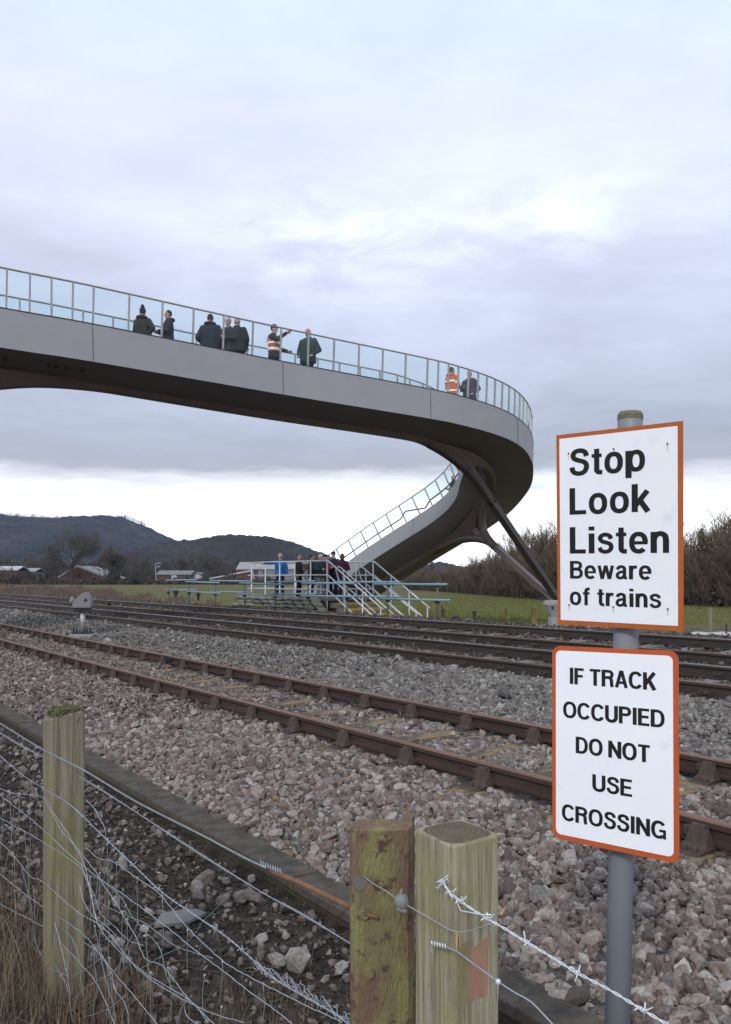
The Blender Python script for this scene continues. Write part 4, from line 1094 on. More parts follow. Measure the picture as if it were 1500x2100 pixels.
def bush_meshes(seed, H, nst, spread, tw, m, density=1.0):
    """many-stemmed bare winter shrub about H tall: (stems mesh, twigs mesh)"""
    R = random.Random(seed); wood = Twigs(); fine = Twigs()
    for k in range(nst):
        an = R.uniform(0, 6.283); lean = R.uniform(.05, spread)
        d = Vector((math.cos(an)*lean, math.sin(an)*lean, 1)).normalized()
        L = H*R.uniform(.62, 1.0)
        pts, _ = crooked(R, Vector((math.cos(an)*R.uniform(0, .7), math.sin(an)*R.uniform(0, .7), 0)), d, L, 7, .14, .05)
        wood.limb(pts, .012*H*.6, .002*H, 4)
        nb = int(13*density)
        for j in range(nb):
            f = R.uniform(.10, 1.0); i = min(6, int(f*7)); p = pts[i].lerp(pts[i+1], f*7-i) if i < 7 else pts[-1]
            q, dd = crooked(R, p, rdir(R, d, .75, .1), L*R.uniform(.16, .34)*(1.15-.5*f), 3, .25, .08)
            fine.limb(q, tw*1.5, tw*.8, 3)
            for t_ in range(int(9*density)):
                g = R.uniform(.2, 1.0); a_ = q[min(2, int(g*3))].lerp(q[min(3, int(g*3)+1)], g*3-int(g*3) if g < 1 else 1)
                e_ = a_+rdir(R, dd, .8, .25)*H*R.uniform(.04, .13)
                fine.twig(a_, e_, tw*.62, R)
                if R.random() < .6:
                    fine.twig(a_.lerp(e_, .5), a_.lerp(e_, .5)+rdir(R, dd, .9, .2)*H*R.uniform(.03, .08), tw*.5, R)
    return wood.mesh('stems', M['bark']), fine.mesh('twigs', m)

def oak_meshes(seed, H, tw, m, wide=1.0, levels=4):
    R = random.Random(seed); wood = Twigs(); fine = Twigs()
    def grow(p, d, L, r, lev):
        pts, dd = crooked(R, p, d, L, 4, .20, .05)
        (wood if lev < 3 else fine).limb(pts, r, r*.55, 5 if lev < 2 else 3)
        if lev >= levels:
            for t_ in range(9):
                a_ = pts[R.randint(1, 4)]; e_ = a_+rdir(R, dd, .9, .1)*L*R.uniform(.4, .9); fine.twig(a_, e_, tw, R)
                if R.random() < .8: fine.twig(a_.lerp(e_, .5), a_.lerp(e_, .5)+rdir(R, dd, 1.1, .1)*L*R.uniform(.3, .6), tw*.8, R)
            return
        nch = (6, 5, 4, 4)[min(lev, 3)]
        for c_ in range(nch):
            f = R.uniform(.45, 1.0) if lev else R.uniform(.7, 1.0)
            i = min(3, int(f*4)); q = pts[i].lerp(pts[i+1], f*4-i)
            grow(q, rdir(R, Vector((dd.x, dd.y, dd.z*.8)), .85*wide, .10), L*R.uniform(.55, .80), r*R.uniform(.45, .60), lev+1)
    pts = [Vector((0, 0, -.3)), Vector((.05, 0, H*.12)), Vector((0, .1, H*.27))]
    wood.limb(pts, H*.032, H*.024, 8)
    for c_ in range(6):
        an = c_*1.05+R.uniform(-.3, .3); up = R.uniform(.35, 1.2)
        grow(pts[-1]-Vector((0, 0, H*R.uniform(0, .06))), Vector((math.cos(an)*wide, math.sin(an)*wide, up)).normalized(), H*R.uniform(.24, .32), H*.013, 1)
    return wood.mesh('limbs', M['bark']), fine.mesh('twigs', m)

def plant(name, label, cat, meshes, loc, rz, sc, group=None, names=('trunk', 'crown')):
    t = thing(name, label, cat, loc, rz, group)
    t.scale = sc if isinstance(sc, tuple) else (sc, sc, sc)
    for n_, me in zip(names, meshes): link(n_, me, None, t)
    return t

BV = [bush_meshes(11+i, 8.0, 15, .42, .019, M['twig'] if i % 2 == 0 else M['twig2'], 1.15) for i in range(4)]
out_x = [840, 860, 934, 960, 1012, 1040, 1070, 1120, 1140, 1200, 1300, 1405, 1430, 1460, 1500, 1600, 1700]
out_y = [1170, 1166, 1160, 1150, 1136, 1118, 1098, 1068, 1076, 1070, 1085, 1084, 1078, 1060, 1056, 1050, 1050]
bas_x = [840, 900, 960, 1040, 1130, 1250, 1400, 1500, 1700]
bas_Y = [205, 175, 150, 122, 103, 94, 84, 78, 70]
x = 838.0; nthk = 0
while x < 1640:
    Yb = float(np.interp(x, bas_x, bas_Y))
    for row in range(2):
        Yq = Yb + (1.5 if row == 0 else 6.5) + random.uniform(-1, 1); xx = x+random.uniform(-6, 6)
        top = (1187-float(np.interp(xx, out_x, out_y)))/F*Yq + CAMZ + 1.1
        h = top*(random.uniform(.62, .86) if row == 0 else random.uniform(.86, 1.04))
        me = random.choice(BV)
        plant('bare_shrub', 'bare brown winter shrub in the dense thicket edging the right side of the field', 'shrub', me, ((xx-750)/F*Yq, Yq, -1.15), random.uniform(0, 6.28), (h/8.0*random.uniform(1.0, 1.25),)*2+(h/8.0,),
              'bare shrubs of the thicket on the right', ('stems', 'twigs')); nthk += 1
    x += 19*100/Yb*.85
lone = oak_meshes(5, 8.0, .022, M['twig'], .8, 3)
plant('bare_tree', 'thin bare tree sticking up above the thicket left of the bridge struts', 'tree', lone, ((988-750)/F*140, 140, -1.1), .4, 1.02)
plant('bare_tree', 'rounded bare treetop rising above the thicket beside the left edge of the upper sign', 'tree', oak_meshes(9, 8.0, .020, M['twig'], .8, 3), ((1122-750)/F*112, 112, -1.1), 1.4, 1.16)

# brambles that fill the foot of the thicket
def leaf_mass(name, pts_fn, n, size, m, label, seed):
    r = np.random.default_rng(seed)
    c = pts_fn(r, n); d1 = r.normal(size=(n, 3)); d1 /= np.linalg.norm(d1, axis=1)[:, None]
    d2 = np.cross(d1, r.normal(size=(n, 3))); d2 /= np.linalg.norm(d2, axis=1)[:, None]
    sz = size*r.uniform(.5, 1.3, (n, 1))
    V = np.stack([c-d1*sz, c+d2*sz*.45, c+d1*sz, c-d2*sz*.45], 1).reshape(-1, 3)
    me = bpy.data.meshes.new(name)
    me.vertices.add(4*n); me.vertices.foreach_set('co', V.astype(np.float32).ravel())
    me.loops.add(4*n); me.loops.foreach_set('vertex_index', np.arange(4*n, dtype=np.int32))
    me.polygons.add(n); me.polygons.foreach_set('loop_start', np.arange(0, 4*n, 4, dtype=np.int32))
    me.update(calc_edges=True)
    a_ = me.attributes.new('rnd', 'FLOAT', 'POINT'); a_.data.foreach_set('value', np.repeat(r.random(n), 4).astype(np.float32))
    return tag(link(name, me, m), label, None, None, 'stuff')
M['bramble'] = mat_attr('bramble_leaves', [(0, (.085, .066, .05)), (.3, (.115, .085, .064)), (.6, (.09, .082, .045)), (.85, (.14, .10, .075))], nmix=.1)
def thick_pts(r, n):
    xs = r.uniform(835, 1650, n); Yb = np.interp(xs, bas_x, bas_Y)+r.uniform(.0, 9, n)
    top = (1187-np.interp(xs, out_x, out_y))/F*Yb+CAMZ+1.1
    z = -1.15+top*(.74+.14*np.sin(xs*.11)+.08*np.sin(xs*.31+2))*r.random(n)**.9
    return np.stack([(xs-750)/F*Yb, Yb, z], 1)
leaf_mass('undergrowth', thick_pts, 80000, .17, M['bramble'], 'dark tangled brambles at the foot of the thicket', 3)

# hedgerow and trees beyond the far side of the field
FV = [bush_meshes(31+i, 12.0, 12, .55, .085, M['farwood'], .9) for i in range(3)]
lab = 'small bare hedgerow tree in the brown line beyond the far edge of the field'
for row, (Y0, n, hmin, hmax) in enumerate(((392, 34, 5.5, 9.5), (440, 40, 9, 14), (540, 44, 12, 20))):
    for k in range(n):
        xx = -70+k*(760/n)+random.uniform(-8, 8); Yq = Y0+random.uniform(-8, 22); h = random.uniform(hmin, hmax)
        if row == 0 and (150 < xx < 225 or 312 < xx < 420 or 425 < xx < 640): 
            if random.random() < .8: continue
        if row == 1 and 300 < xx < 640: h *= .72
        if 92 < xx < 205 and random.random() < .7: continue
        plant('bare_tree', lab, 'tree', random.choice(FV), ((xx-750)/F*Yq, Yq, -1.2), random.uniform(0, 6.28), (h/12*1.3, h/12*1.3, h/12), 'bare trees beyond the field', ('trunk', 'crown'))
plant('oak_tree', 'tall spreading bare oak in front of the wooded hill, left of the brick gable', 'tree', oak_meshes(3, 24.0, .040, M['farwood'], 1.0, 4), ((147-750)/F*396, 396, -1.2), .6, (1.3, 1.3, 1.36))
iv = plant('ivy_tree', 'bare leaning tree with ivy-covered trunk right of the brick gable', 'tree', oak_meshes(14, 17.0, .045, M['farwood'], .9, 4), ((234-750)/F*394, 394, -1.2), 2.0, (1.25, 1.25, 1.22))
def ivy_pts(r, n):
    h = r.random(n)*9.5; a_ = r.uniform(0, 6.28, n); rad = (1.1+1.2*np.exp(-((h-3)/2.5)**2))*r.random(n)**.4
    return np.stack([rad*np.cos(a_)+.25*np.sin(h), rad*np.sin(a_), h], 1)
o = leaf_mass('ivy', ivy_pts, 2600, .33, M['ivy'], None, 8); o.parent = iv
del o['kind']
def hedge_pts(r, n):
    xs = r.uniform(-90, 720, n); Yb = 388+r.uniform(0, 5, n)
    z = -1.2+(2.6+.7*np.sin(xs*.07)+.6*np.sin(xs*.23+1))*r.random(n)**.8
    return np.stack([(xs-750)/F*Yb, Yb, z], 1)
hd = leaf_mass('hedge', hedge_pts, 26000, .55, M['bramble'], 'long dark hedge along the far edge of the field', 4)
del hd['kind']; hd['category'] = 'hedge'
def far_wood(r, n):
    xs = r.uniform(-120, 900, n); Yb = 560+r.uniform(0, 260, n)
    top = np.interp(xs, [-120, 100, 300, 480, 640, 760, 900], [17, 17, 15, 13, 13, 12, 12])*(Yb/560)*(.75+.2*np.sin(xs*.13)+.12*np.sin(xs*.37+1))
    return np.stack([(xs-750)/F*Yb, Yb, -1.3+top*r.random(n)**.6], 1)
M['farleaf'] = mat_attr('far_wood_leaves', [(0, (.050, .040, .034)), (.3, (.072, .056, .046)), (.6, (.060, .056, .036)), (.85, (.085, .068, .054))], nmix=.1)
leaf_mass('far_woods', far_wood, 42000, 1.0, M['farleaf'], 'hazy brown woodland in front of the hills', 5)

# purple-brown dead weeds on the near edge of the field and rough grass on the right
def blades(name, X, Y, Z, h, w, m, label, lean=.25, seed=1):
    r = np.random.default_rng(seed); n = len(X)
    a_ = r.uniform(0, 6.28, n); hh = h*r.lognormal(0, .35, n); l = r.normal(0, lean, (n, 2))*hh[:, None]
    dx, dy = np.cos(a_)*w, np.sin(a_)*w
    V = np.stack([np.stack([X-dx, Y-dy, Z], 1), np.stack([X+dx, Y+dy, Z], 1), np.stack([X+dx*.6+l[:, 0]*.4, Y+dy*.6+l[:, 1]*.4, Z+hh*.6], 1), np.stack([X+l[:, 0], Y+l[:, 1], Z+hh], 1)], 1).reshape(-1, 3)
    me = bpy.data.meshes.new(name)
    me.vertices.add(4*n); me.vertices.foreach_set('co', V.astype(np.float32).ravel())
    me.loops.add(4*n); me.loops.foreach_set('vertex_index', np.arange(4*n, dtype=np.int32))
    me.polygons.add(n); me.polygons.foreach_set('loop_start', np.arange(0, 4*n, 4, dtype=np.int32)); me.update(calc_edges=True)
    at_ = me.attributes.new('rnd', 'FLOAT', 'POINT'); at_.data.foreach_set('value', np.repeat(r.random(n), 4).astype(np.float32))
    return tag(link(name, me, m), label, None, None, 'stuff')
M['weed'] = mat_attr('dead_weed_stalks', [(0, (.115, .080, .068)), (.35, (.15, .112, .09)), (.6, (.19, .15, .10)), (.85, (.105, .085, .05))], nmix=.1)
M['grassb'] = mat_attr('field_grass_blades', [(0, (.115, .14, .028)), (.35, (.155, .165, .042)), (.6, (.125, .135, .036)), (.85, (.20, .18, .07))], nmix=.1)
n = 260000; px_ = rng.uniform(-60, 470, n); Yq = 42*(300/42.)**rng.random(n); X = (px_-750)/F*Yq
lim = np.interp(px_, [0, 180, 260, 330, 470], [330, 230, 120, 95, 62])*(.8+.2*np.sin(px_*.09)+.1*np.sin(px_*.31))
ok = (to_s(X, Yq) > 16.4) & (Yq < lim) & (rng.random(n) < np.interp(px_, [0, 250, 330, 470], [1, .9, .5, .15]))
X, Yq = X[ok], Yq[ok]
blades('weeds', X, Yq, ground_z(X, Yq)-.02, .36*np.clip(Yq/90, .8, 1.6), .009*np.clip(Yq/70, .8, 3), M['weed'], 'purple-brown dead weeds along the far side of the railway on the left', .3, 2)
n = 90000; px_ = rng.uniform(480, 1520, n); Yq = rng.uniform(26, 120, n)**1.0; X = (px_-750)/F*Yq
ok = (to_s(X, Yq) > 21) & (to_t(X, Yq) > 27+2*np.sin(X*.7)); X, Yq = X[ok], Yq[ok]
blades('grass', X, Yq, ground_z(X, Yq)-.01, .11, .016, M['grassb'], 'rough green grass of the field behind the bridge', .5, 3)

# ------------------------------------------------------------------ hills
def vnoise(x, y, seed):
    r = np.random.default_rng(seed); tab = r.random((256, 256))
    xi = np.floor(x).astype(int); yi = np.floor(y).astype(int); fx = x-xi; fy = y-yi
    fx = fx*fx*(3-2*fx); fy = fy*fy*(3-2*fy)
    g = lambda a, b: tab[a % 256, b % 256]
    return (g(xi, yi)*(1-fx)+g(xi+1, yi)*fx)*(1-fy)+(g(xi, yi+1)*(1-fx)+g(xi+1, yi+1)*fx)*fy
def hill(name, prof, Y0, depth, nx, ny, cell, amp, c1, c2, seed, back=600):
    xs_, ys_ = zip(*prof)
    px = np.linspace(xs_[0], xs_[-1], nx); q = np.concatenate([np.linspace(0, 1, ny), 1+np.linspace(.1, 1, 8)])
    ridge = np.interp(px, xs_, ys_)
    kern = np.ones(9)/9; ridge = np.convolve(np.pad(ridge, 4, 'edge'), kern, 'valid')
    Pq, Q = np.meshgrid(px, q, indexing='ij')
    Yw = np.where(Q <= 1, Y0-depth*(1-Q), Y0+back*(Q-1)); Xw = (Pq-750)/F*Y0
    top = ((1187-ridge)/F*Y0+2.7)[:, None]
    fr = np.where(Q <= 1, np.sin(np.clip(Q, 0, 1)*math.pi/2)**1.25, np.cos(np.clip(Q-1, 0, 1)*math.pi/2)**.8)
    und = vnoise(Xw/140, Yw/140, seed+1)-.5
    bump = (vnoise(Xw/cell, Yw/cell, seed)-.4)*amp+(vnoise(Xw/cell*2.3, Yw/cell*2.3, seed+5)-.4)*amp*.6
    Z = -1.5+top*fr*(1+.16*und*np.sin(np.clip(Q, 0, 1)*math.pi))+bump*np.clip(top*fr/25, 0, 1)
    idx = np.arange(Pq.size).reshape(Pq.shape)
    f = np.stack([idx[:-1, :-1], idx[1:, :-1], idx[1:, 1:], idx[:-1, 1:]], -1).reshape(-1, 4)
    me = bpy.data.meshes.new(name); V = np.stack([Xw, Yw, Z], -1).reshape(-1, 3)
    me.from_pydata(V.tolist(), [], f.tolist()); me.update()
    m = mat('hill_woodland_%d' % seed, c1, c2, .012, rough=1, detail=10, lo=.38, hi=.60, spec=0, third=tuple(v*.62 for v in c1), tscale=.005, tlo=.50, thi=.62)
    return tag(link(name, me, m), kind='structure'), (px, ridge, Y0)
h1, rg1 = hill('hills', [(-320, 1040), (-120, 1053), (0, 1059), (60, 1064), (150, 1068), (240, 1064), (265, 1067), (300, 1082), (340, 1101), (375, 1115), (430, 1140), (510, 1166), (600, 1190)], 2600, 1150, 700, 90, 15, 9, (.058, .049, .044), (.030, .029, .032), 21)
h2, rg2 = hill('hills', [(230, 1190), (290, 1160), (340, 1132), (375, 1116), (395, 1112), (430, 1114), (460, 1109), (490, 1104), (560, 1107), (600, 1115), (650, 1134), (700, 1152), (760, 1168), (830, 1182), (900, 1190)], 1750, 700, 600, 80, 11, 7, (.054, .045, .037), (.030, .027, .025), 35)
h3, rg3 = hill('hills', [(780, 1190), (840, 1176), (870, 1163), (890, 1156), (905, 1155), (922, 1162), (940, 1165), (1000, 1164), (1100, 1162), (1250, 1150), (1450, 1140), (1700, 1150)], 1500, 500, 500, 50, 10, 6, (.055, .048, .044), (.044, .040, .038), 47)
# bare trees along the skyline: the sky shows between their stems
def skyline(rg, x0, x1, n, hh, seed, label):
    R = random.Random(seed); T = Twigs(); px, ridge, Y0 = rg
    for k in range(n):
        x_ = R.uniform(x0, x1); Yq = Y0+R.uniform(-25, 45); z = (1187-float(np.interp(x_, px, ridge)))/F*Y0+CAMZ-2.5
        p = Vector(((x_-750)/F*Y0, Yq, z)); h = hh*R.uniform(.55, 1.1)
        T.limb([p, p+Vector((R.uniform(-.5, .5), 0, h*.5)), p+Vector((R.uniform(-1, 1), 0, h))], .42, .15, 3)
        for j in range(7):
            a_ = p+Vector((0, 0, h*R.uniform(.4, .95))); T.twig(a_, a_+Vector((R.uniform(-3.2, 3.2), R.uniform(-2, 2), R.uniform(.5, 4))), .30, R)
    me = T.mesh('skyline_trees', M['farwood']); return tag(link('skyline_trees', me), label, None, None, 'stuff')
skyline(rg1, -40, 300, 620, 19, 3, 'row of bare trees along the top of the wooded hill')
skyline(rg2, 375, 700, 260, 7, 4, 'rough treetops along the lower hill ridge')
skyline(rg3, 860, 930, 60, 7, 6, 'treetops of the small hill beside the bridge stairs')

# ------------------------------------------------------------------ far buildings
def bpt(x, y, Yq): return Vector(((x-750)/F*Yq, Yq, CAMZ-(y-1187)/F*Yq))
def shed(name, label, x0, x1, yeave, yridge, Yq, deep, wall, roof, gable=False, group=None, apex=None, patches=()):
    a_, b_ = bpt(x0, yeave, Yq), bpt(x1, yeave, Yq); zr = bpt(x0, yridge, Yq).z; ze = a_.z; zg = -1.3
    t = thing(name, label, 'building', ((a_.x+b_.x)/2, Yq+deep/2, zg), 0, group)
    hw = (b_.x-a_.x)/2; hd = deep/2; E_ = ze-zg; Rg = zr-zg
    mb = MB()
    if gable:     # gable end faces the camera
        ax = 0 if apex is None else bpt(apex, yridge, Yq).x-(a_.x+b_.x)/2
        poly = [(-hw, 0), (hw, 0), (hw, E_), (ax, Rg), (-hw, E_)]
        mb.prism(poly, -hd, hd, lambda p, q, d: (p, d, q)); mb.build('wall', wall, t)
        for sx in (-1, 1):
            r_ = MB(); x_e = sx*hw+sx*.5; z_e = E_-.5*(Rg-E_)/max(hw-sx*ax, .1)
            r_.add([(ax, -hd-.5, Rg+.05), (x_e, -hd-.5, z_e+.05), (x_e, hd, z_e+.05), (ax, hd, Rg+.05), (ax, -hd-.5, Rg+.75), (x_e, -hd-.5, z_e+.75), (x_e, hd, z_e+.75), (ax, hd, Rg+.75)],
                   [(0, 1, 2, 3), (7, 6, 5, 4), (0, 4, 5, 1), (1, 5, 6, 2), (2, 6, 7, 3), (3, 7, 4, 0)])
            r_.build('roof', roof, t)
    else:         # eaves face the camera
        mb.box((0, 0, E_/2), (2*hw, deep, E_)); mb.build('wall', wall, t)
        r_ = MB(); r_.prism([(-hd-.5, E_+.02), (0, Rg), (hd+.5, E_+.02), (hd+.5, E_+.3), (0, Rg+.35), (-hd-.5, E_+.3)], -hw-.4, hw+.4, lambda p, q, d: (d, p, q)); r_.build('roof', roof, t)
    for (px0, px1, py0, py1, m) in patches:
        c0, c1 = bpt(px0, py0, Yq), bpt(px1, py1, Yq); cx = (c0.x+c1.x)/2-(a_.x+b_.x)/2
        w_ = MB(); w_.box((cx, -hd-.06, (c0.z+c1.z)/2-zg), (c1.x-c0.x, .14, c0.z-c1.z)); w_.build('window' if m is M['black'] else 'panel', m, t)
    return t
shed('long_shed', 'long low shed with patchy white roof at the far left behind the trees', -40, 36, 1170, 1162, 415, 14, M['brick'], M['white_wall'])
shed('small_shed', 'smaller shed with broken white roof line, right of the long one', 40, 72, 1173, 1166, 430, 14, M['grey_wall'], M['roof'])
shed('brick_warehouse', 'red brown brick warehouse with its gable end showing, behind the oak', 118, 221, 1187, 1163, 402, 30, M['brick'], M['roof'], True, None, 158)
shed('grey_shed', 'low shed with pale roof seen just right of the brick gable', 186, 222, 1178, 1167, 455, 20, M['grey_wall'], M['roof'])
shed('brick_workshop', 'low brick workshop with grey roof beside the lamp post', 322, 392, 1179, 1171, 410, 14, M['brick'], M['grey_wall'], patches=((352, 363, 1178, 1187, M['white_wall']),))
shed('pale_hut', 'small pale hut with sloping roof right of the workshop', 394, 417, 1182, 1176, 415, 10, M['white_wall'], M['grey_wall'], True)
shed('lean_to', 'dark brick lean-to with white sloping roof edge left of the works', 432, 520, 1188, 1172, 405, 12, M['brick'], M['white_wall'], True, None, 516)
shed('works_building', 'brick works building with large pale sheet roof behind the platform', 486, 612, 1168, 1153, 412, 26, M['brick'], M['roof'], patches=((530, 540, 1170, 1185, M['grey_wall']), (545, 606, 1169, 1190, M['grey_wall']), (528, 533, 1156, 1163, M['white_wall']), (598, 604, 1157, 1166, M['white_wall'])))
lp = thing('lamp_post', 'thin pale lamp post beside the brick workshop', 'lamp post', tuple(bpt(320, 1199, 400)), 0)
mb = MB(); mb.tube([(0, 0, 0), (0, 0, 10.2)], .16, 6); mb.tube([(0, 0, 10.1), (1.6, 0, 10.4)], .12, 6); mb.build('pole', M['white_wall'], lp)
mb = MB(); mb.box((1.8, 0, 10.35), (1.2, .5, .3)); mb.build('lamp_head', M['white_wall'], lp)
mb = MB(); mb.box((1.3, 0, 8.6), (.8, .3, .5)); mb.build('plate', M['white_wall'], lp)
cr_ = thing('tank_cage', 'stack of pale caged tanks in front of the far trees', 'tank', tuple(bpt(278, 1199, 392)), 0)
for k in range(3):
    mb = MB(); mb.box((-1.3+k*1.3, 0, 1.4), (1.1, 1.0, 2.6)); bevel(mb.build('tank', M['grey_wall'], cr_), .1)
mb = MB(); mb.box((0, 0, 2.85), (4.0, 1.1, .25)); mb.build('lid', M['white_wall'], cr_)

# ------------------------------------------------------------------ warning signs on a pole
def rot_yaw(y, p, r): return Matrix.Rotation(y, 4, 'Z') @ Matrix.Rotation(p, 4, 'X') @ Matrix.Rotation(r, 4, 'Y')
def arc(cx, cy, rx, ry, a0, a1, n=22, e=1.0):
    out = []
    for i in range(n+1):
        a_ = math.radians(a0+(a1-a0)*i/n); c_, s_ = math.cos(a_), math.sin(a_)
        out.append((cx+rx*math.copysign(abs(c_)**e, c_), cy+ry*math.copysign(abs(s_)**e, s_)))
    return out
def smooth_line(P, n=10):
    P = [Vector((*p, 0)) for p in P]; Q = [2*P[0]-P[1]]+P+[2*P[-1]-P[-2]]; out = []
    for i in range(1, len(Q)-2):
        for k in range(n):
            t = k/n; a_, b_, c_, d_ = Q[i-1:i+3]
            v = .5*(2*b_+(c_-a_)*t+(2*a_-5*b_+4*c_-d_)*t*t+(3*b_-a_-3*c_+d_)*t**3); out.append((v.x, v.y))
    out.append((P[-1].x, P[-1].y)); return out
TS = .185; HS = .155; h_ = TS/2; g_ = HS/2; XH = .745; EE = .86
# each letter: (advance, strokes); a stroke is (centre line, width); capital height is 1
def glyphs():
    G = {}
    st = lambda x, a_=0, b_=1: ([(x, a_), (x, b_)], TS)
    br = lambda y, a_, b_: ([(a_, y), (b_, y)], HS)
    G['I'] = (.235, [st(.1175)])
    G['L'] = (.58, [st(h_), br(g_, .05, .58)])
    G['F'] = (.60, [st(h_), br(1-g_, .05, .60), br(.515, .05, .54)])
    G['E'] = (.64, [st(h_), br(1-g_, .05, .63), br(.515, .05, .59), br(g_, .05, .64)])
    G['T'] = (.70, [st(.35), br(1-g_, 0, .70)])
    bowl = [(.05, 1-g_), (.38, 1-g_)]+arc(.38, .725, .235, .1975, 88, -88, 16, .9)+[(.38, .5275), (.05, .5275)]
    G['P'] = (.71, [st(h_), (bowl, .165)])
    bowl2 = [(.05, 1-g_), (.40, 1-g_)]+arc(.40, .735, .235, .1875, 88, -88, 16, .9)+[(.40, .5475), (.05, .5475)]
    G['R'] = (.74, [st(h_), (bowl2, .165), (smooth_line([(.36, .545), (.50, .52), (.585, .44), (.60, .30), (.615, .12), (.66, 0)]), .17)])
    G['D'] = (.76, [st(h_), ([(.05, 1-g_), (.33, 1-g_)]+arc(.33, .5, .335, .4225, 88, -88, 26, .88)+[(.33, g_), (.05, g_)], .165)])
    G['B'] = (.71, [st(h_), ([(.05, 1-g_), (.37, 1-g_)]+arc(.37, .74, .215, .1825, 88, -88, 14, .9)+[(.37, .5475), (.05, .5475)], .155),
                    ([(.05, .53), (.38, .53)]+arc(.38, .305, .24, .2275, 88, -88, 16, .9)+[(.38, g_), (.05, g_)], .16)])
    G['O'] = (.84, [(arc(.42, .5, .33, .425, 0, 360, 48, EE), .172)])
    G['C'] = (.78, [(arc(.41, .5, .32, .425, 33, 327, 40, EE), .172)])
    G['G'] = (.82, [(arc(.41, .5, .32, .425, 36, 318, 40, EE), .172), ([(.44, .45), (.80, .45)], .15), ([(.735, .48), (.735, 0)], .13)])
    G['U'] = (.74, [([(h_, 1), (h_, .34)]+arc(.37, .34, .37-h_, .265, 180, 360, 24, .9)+[(.74-h_, .34), (.74-h_, 1)], TS)])
    G['N'] = (.76, [st(h_), st(.76-h_), ([(.075, .96), (.685, .04)], .185)])
    G['A'] = (.76, [([(.08, 0), (.365, 1)], .165), ([(.68, 0), (.395, 1)], .165), br(.30, .2, .58)])
    G['K'] = (.75, [st(h_), ([(.12, .33), (.655, 1.0)], .19), ([(.30, .60), (.665, 0)], .195)])
    Sp = smooth_line([(.615, .70), (.58, .82), (.50, .895), (.36, .925), (.21, .89), (.135, .79), (.155, .665), (.27, .585), (.42, .535), (.56, .465), (.615, .345), (.585, .20), (.49, .105), (.35, .075), (.20, .105), (.115, .19), (.085, .325)], 6)
    G['S'] = (.70, [(Sp, .168)])
    # small letters
    xo = XH/2
    G['o'] = (.62, [(arc(.31, xo, .225, xo-.062, 0, 360, 40, EE), .165)])
    G['e'] = (.62, [(arc(.31, xo, .225, xo-.062, 2, 318, 40, EE), .16), ([(.08, xo-.005), (.615, xo-.005)], .118)])
    G['p'] = (.63, [st(h_, -.225, XH), (arc(.345, xo, .205, xo-.062, 0, 360, 40, EE), .16)])
    G['t'] = (.36, [([(.18, .93), (.18, .17)]+arc(.275, .175, .095, .108, 180, 262, 8)+[(.375, .064)], .165), ([(0, XH-.065), (.36, XH-.065)], .13)])
    G['k'] = (.60, [st(h_), ([(.12, .235), (.50, XH)], .17), ([(.245, .44), (.515, 0)], .175)])
    G['i'] = (.225, [st(.1125, 0, XH), ([(.1125, .855), (.1125, 1.0)], TS)])
    G['n'] = (.58, [st(h_, 0, XH), (smooth_line([(h_, .46), (.15, .60), (.25, .672), (.36, .672), (.455, .60), (.488, .46)])+[(.488, 0)], .175)])
    G['r'] = (.40, [st(h_, 0, XH), (smooth_line([(h_, .42), (.14, .57), (.23, .655), (.40, .668)]), .165)])
    G['f'] = (.37, [([(.17, 0), (.17, .80)]+arc(.275, .80, .105, .128, 180, 95, 8)+[(.37, .930)], .165), ([(0, XH-.065), (.36, XH-.065)], .13)])
    G['w'] = (.86, [([(.075, XH), (.235, 0)], .155), ([(.245, 0), (.42, XH)], .15), ([(.44, XH), (.615, 0)], .15), ([(.625, 0), (.785, XH)], .155)])
    G['a'] = (.60, [(smooth_line([(.095, .525), (.14, .63), (.28, .69), (.42, .645), (.455, .54)])+[(.455, .16), (.47, .075), (.585, .065)], .155), (smooth_line([(.45, .435), (.33, .40), (.17, .355), (.085, .235), (.115, .105), (.24, .058), (.385, .125), (.455, .26)]), .145)])
    ss = smooth_line([(.475, .525), (.43, .635), (.28, .69), (.135, .64), (.095, .54), (.165, .44), (.31, .395), (.45, .335), (.485, .21), (.41, .095), (.27, .058), (.13, .10), (.075, .215)], 6)
    G['s'] = (.55, [(ss, .145)])
    return G
GL = glyphs()
def letters(mb, text, u0, u1, base, cap, track, y):
    w = 0
    for c_ in text: w += (.30 if c_ == ' ' else GL[c_][0]+track)
    w -= track; sx = (u1-u0)/w; x_ = 0; nstroke = 0
    for c_ in text:
        if c_ == ' ': x_ += .30; continue
        adv, strokes = GL[c_]
        for line, wd in strokes:
            pts = [(u0+(x_+p[0])*sx, base+p[1]*cap) for p in line]; kx = wd*cap
            L = []; Rr = []; n = len(pts)
            closed = (Vector((*pts[0], 0))-Vector((*pts[-1], 0))).length < 1e-6
            for i in range(n):
                a_ = pts[i-1] if i > 0 else (pts[-2] if closed else pts[0]); b_ = pts[i+1] if i < n-1 else (pts[1] if closed else pts[-1])
                dx, dz = b_[0]-a_[0], b_[1]-a_[1]; l_ = math.hypot(dx, dz) or 1
                # stems keep their width when a line of text is squeezed
                nx, nz = -dz/l_, dx/l_; ww = kx/2
                L.append((pts[i][0]+nx*ww*1.27, pts[i][1]+nz*ww)); Rr.append((pts[i][0]-nx*ww*1.27, pts[i][1]-nz*ww))
            yy = y-.00012*(nstroke % 4); nstroke += 1
            vs = [(p[0], yy, p[1]) for p in L]+[(p[0], yy, p[1]) for p in Rr]
            mb.add(vs, [(i, i+1, n+i+1, n+i) for i in range(n-1)])
        x_ += adv+track

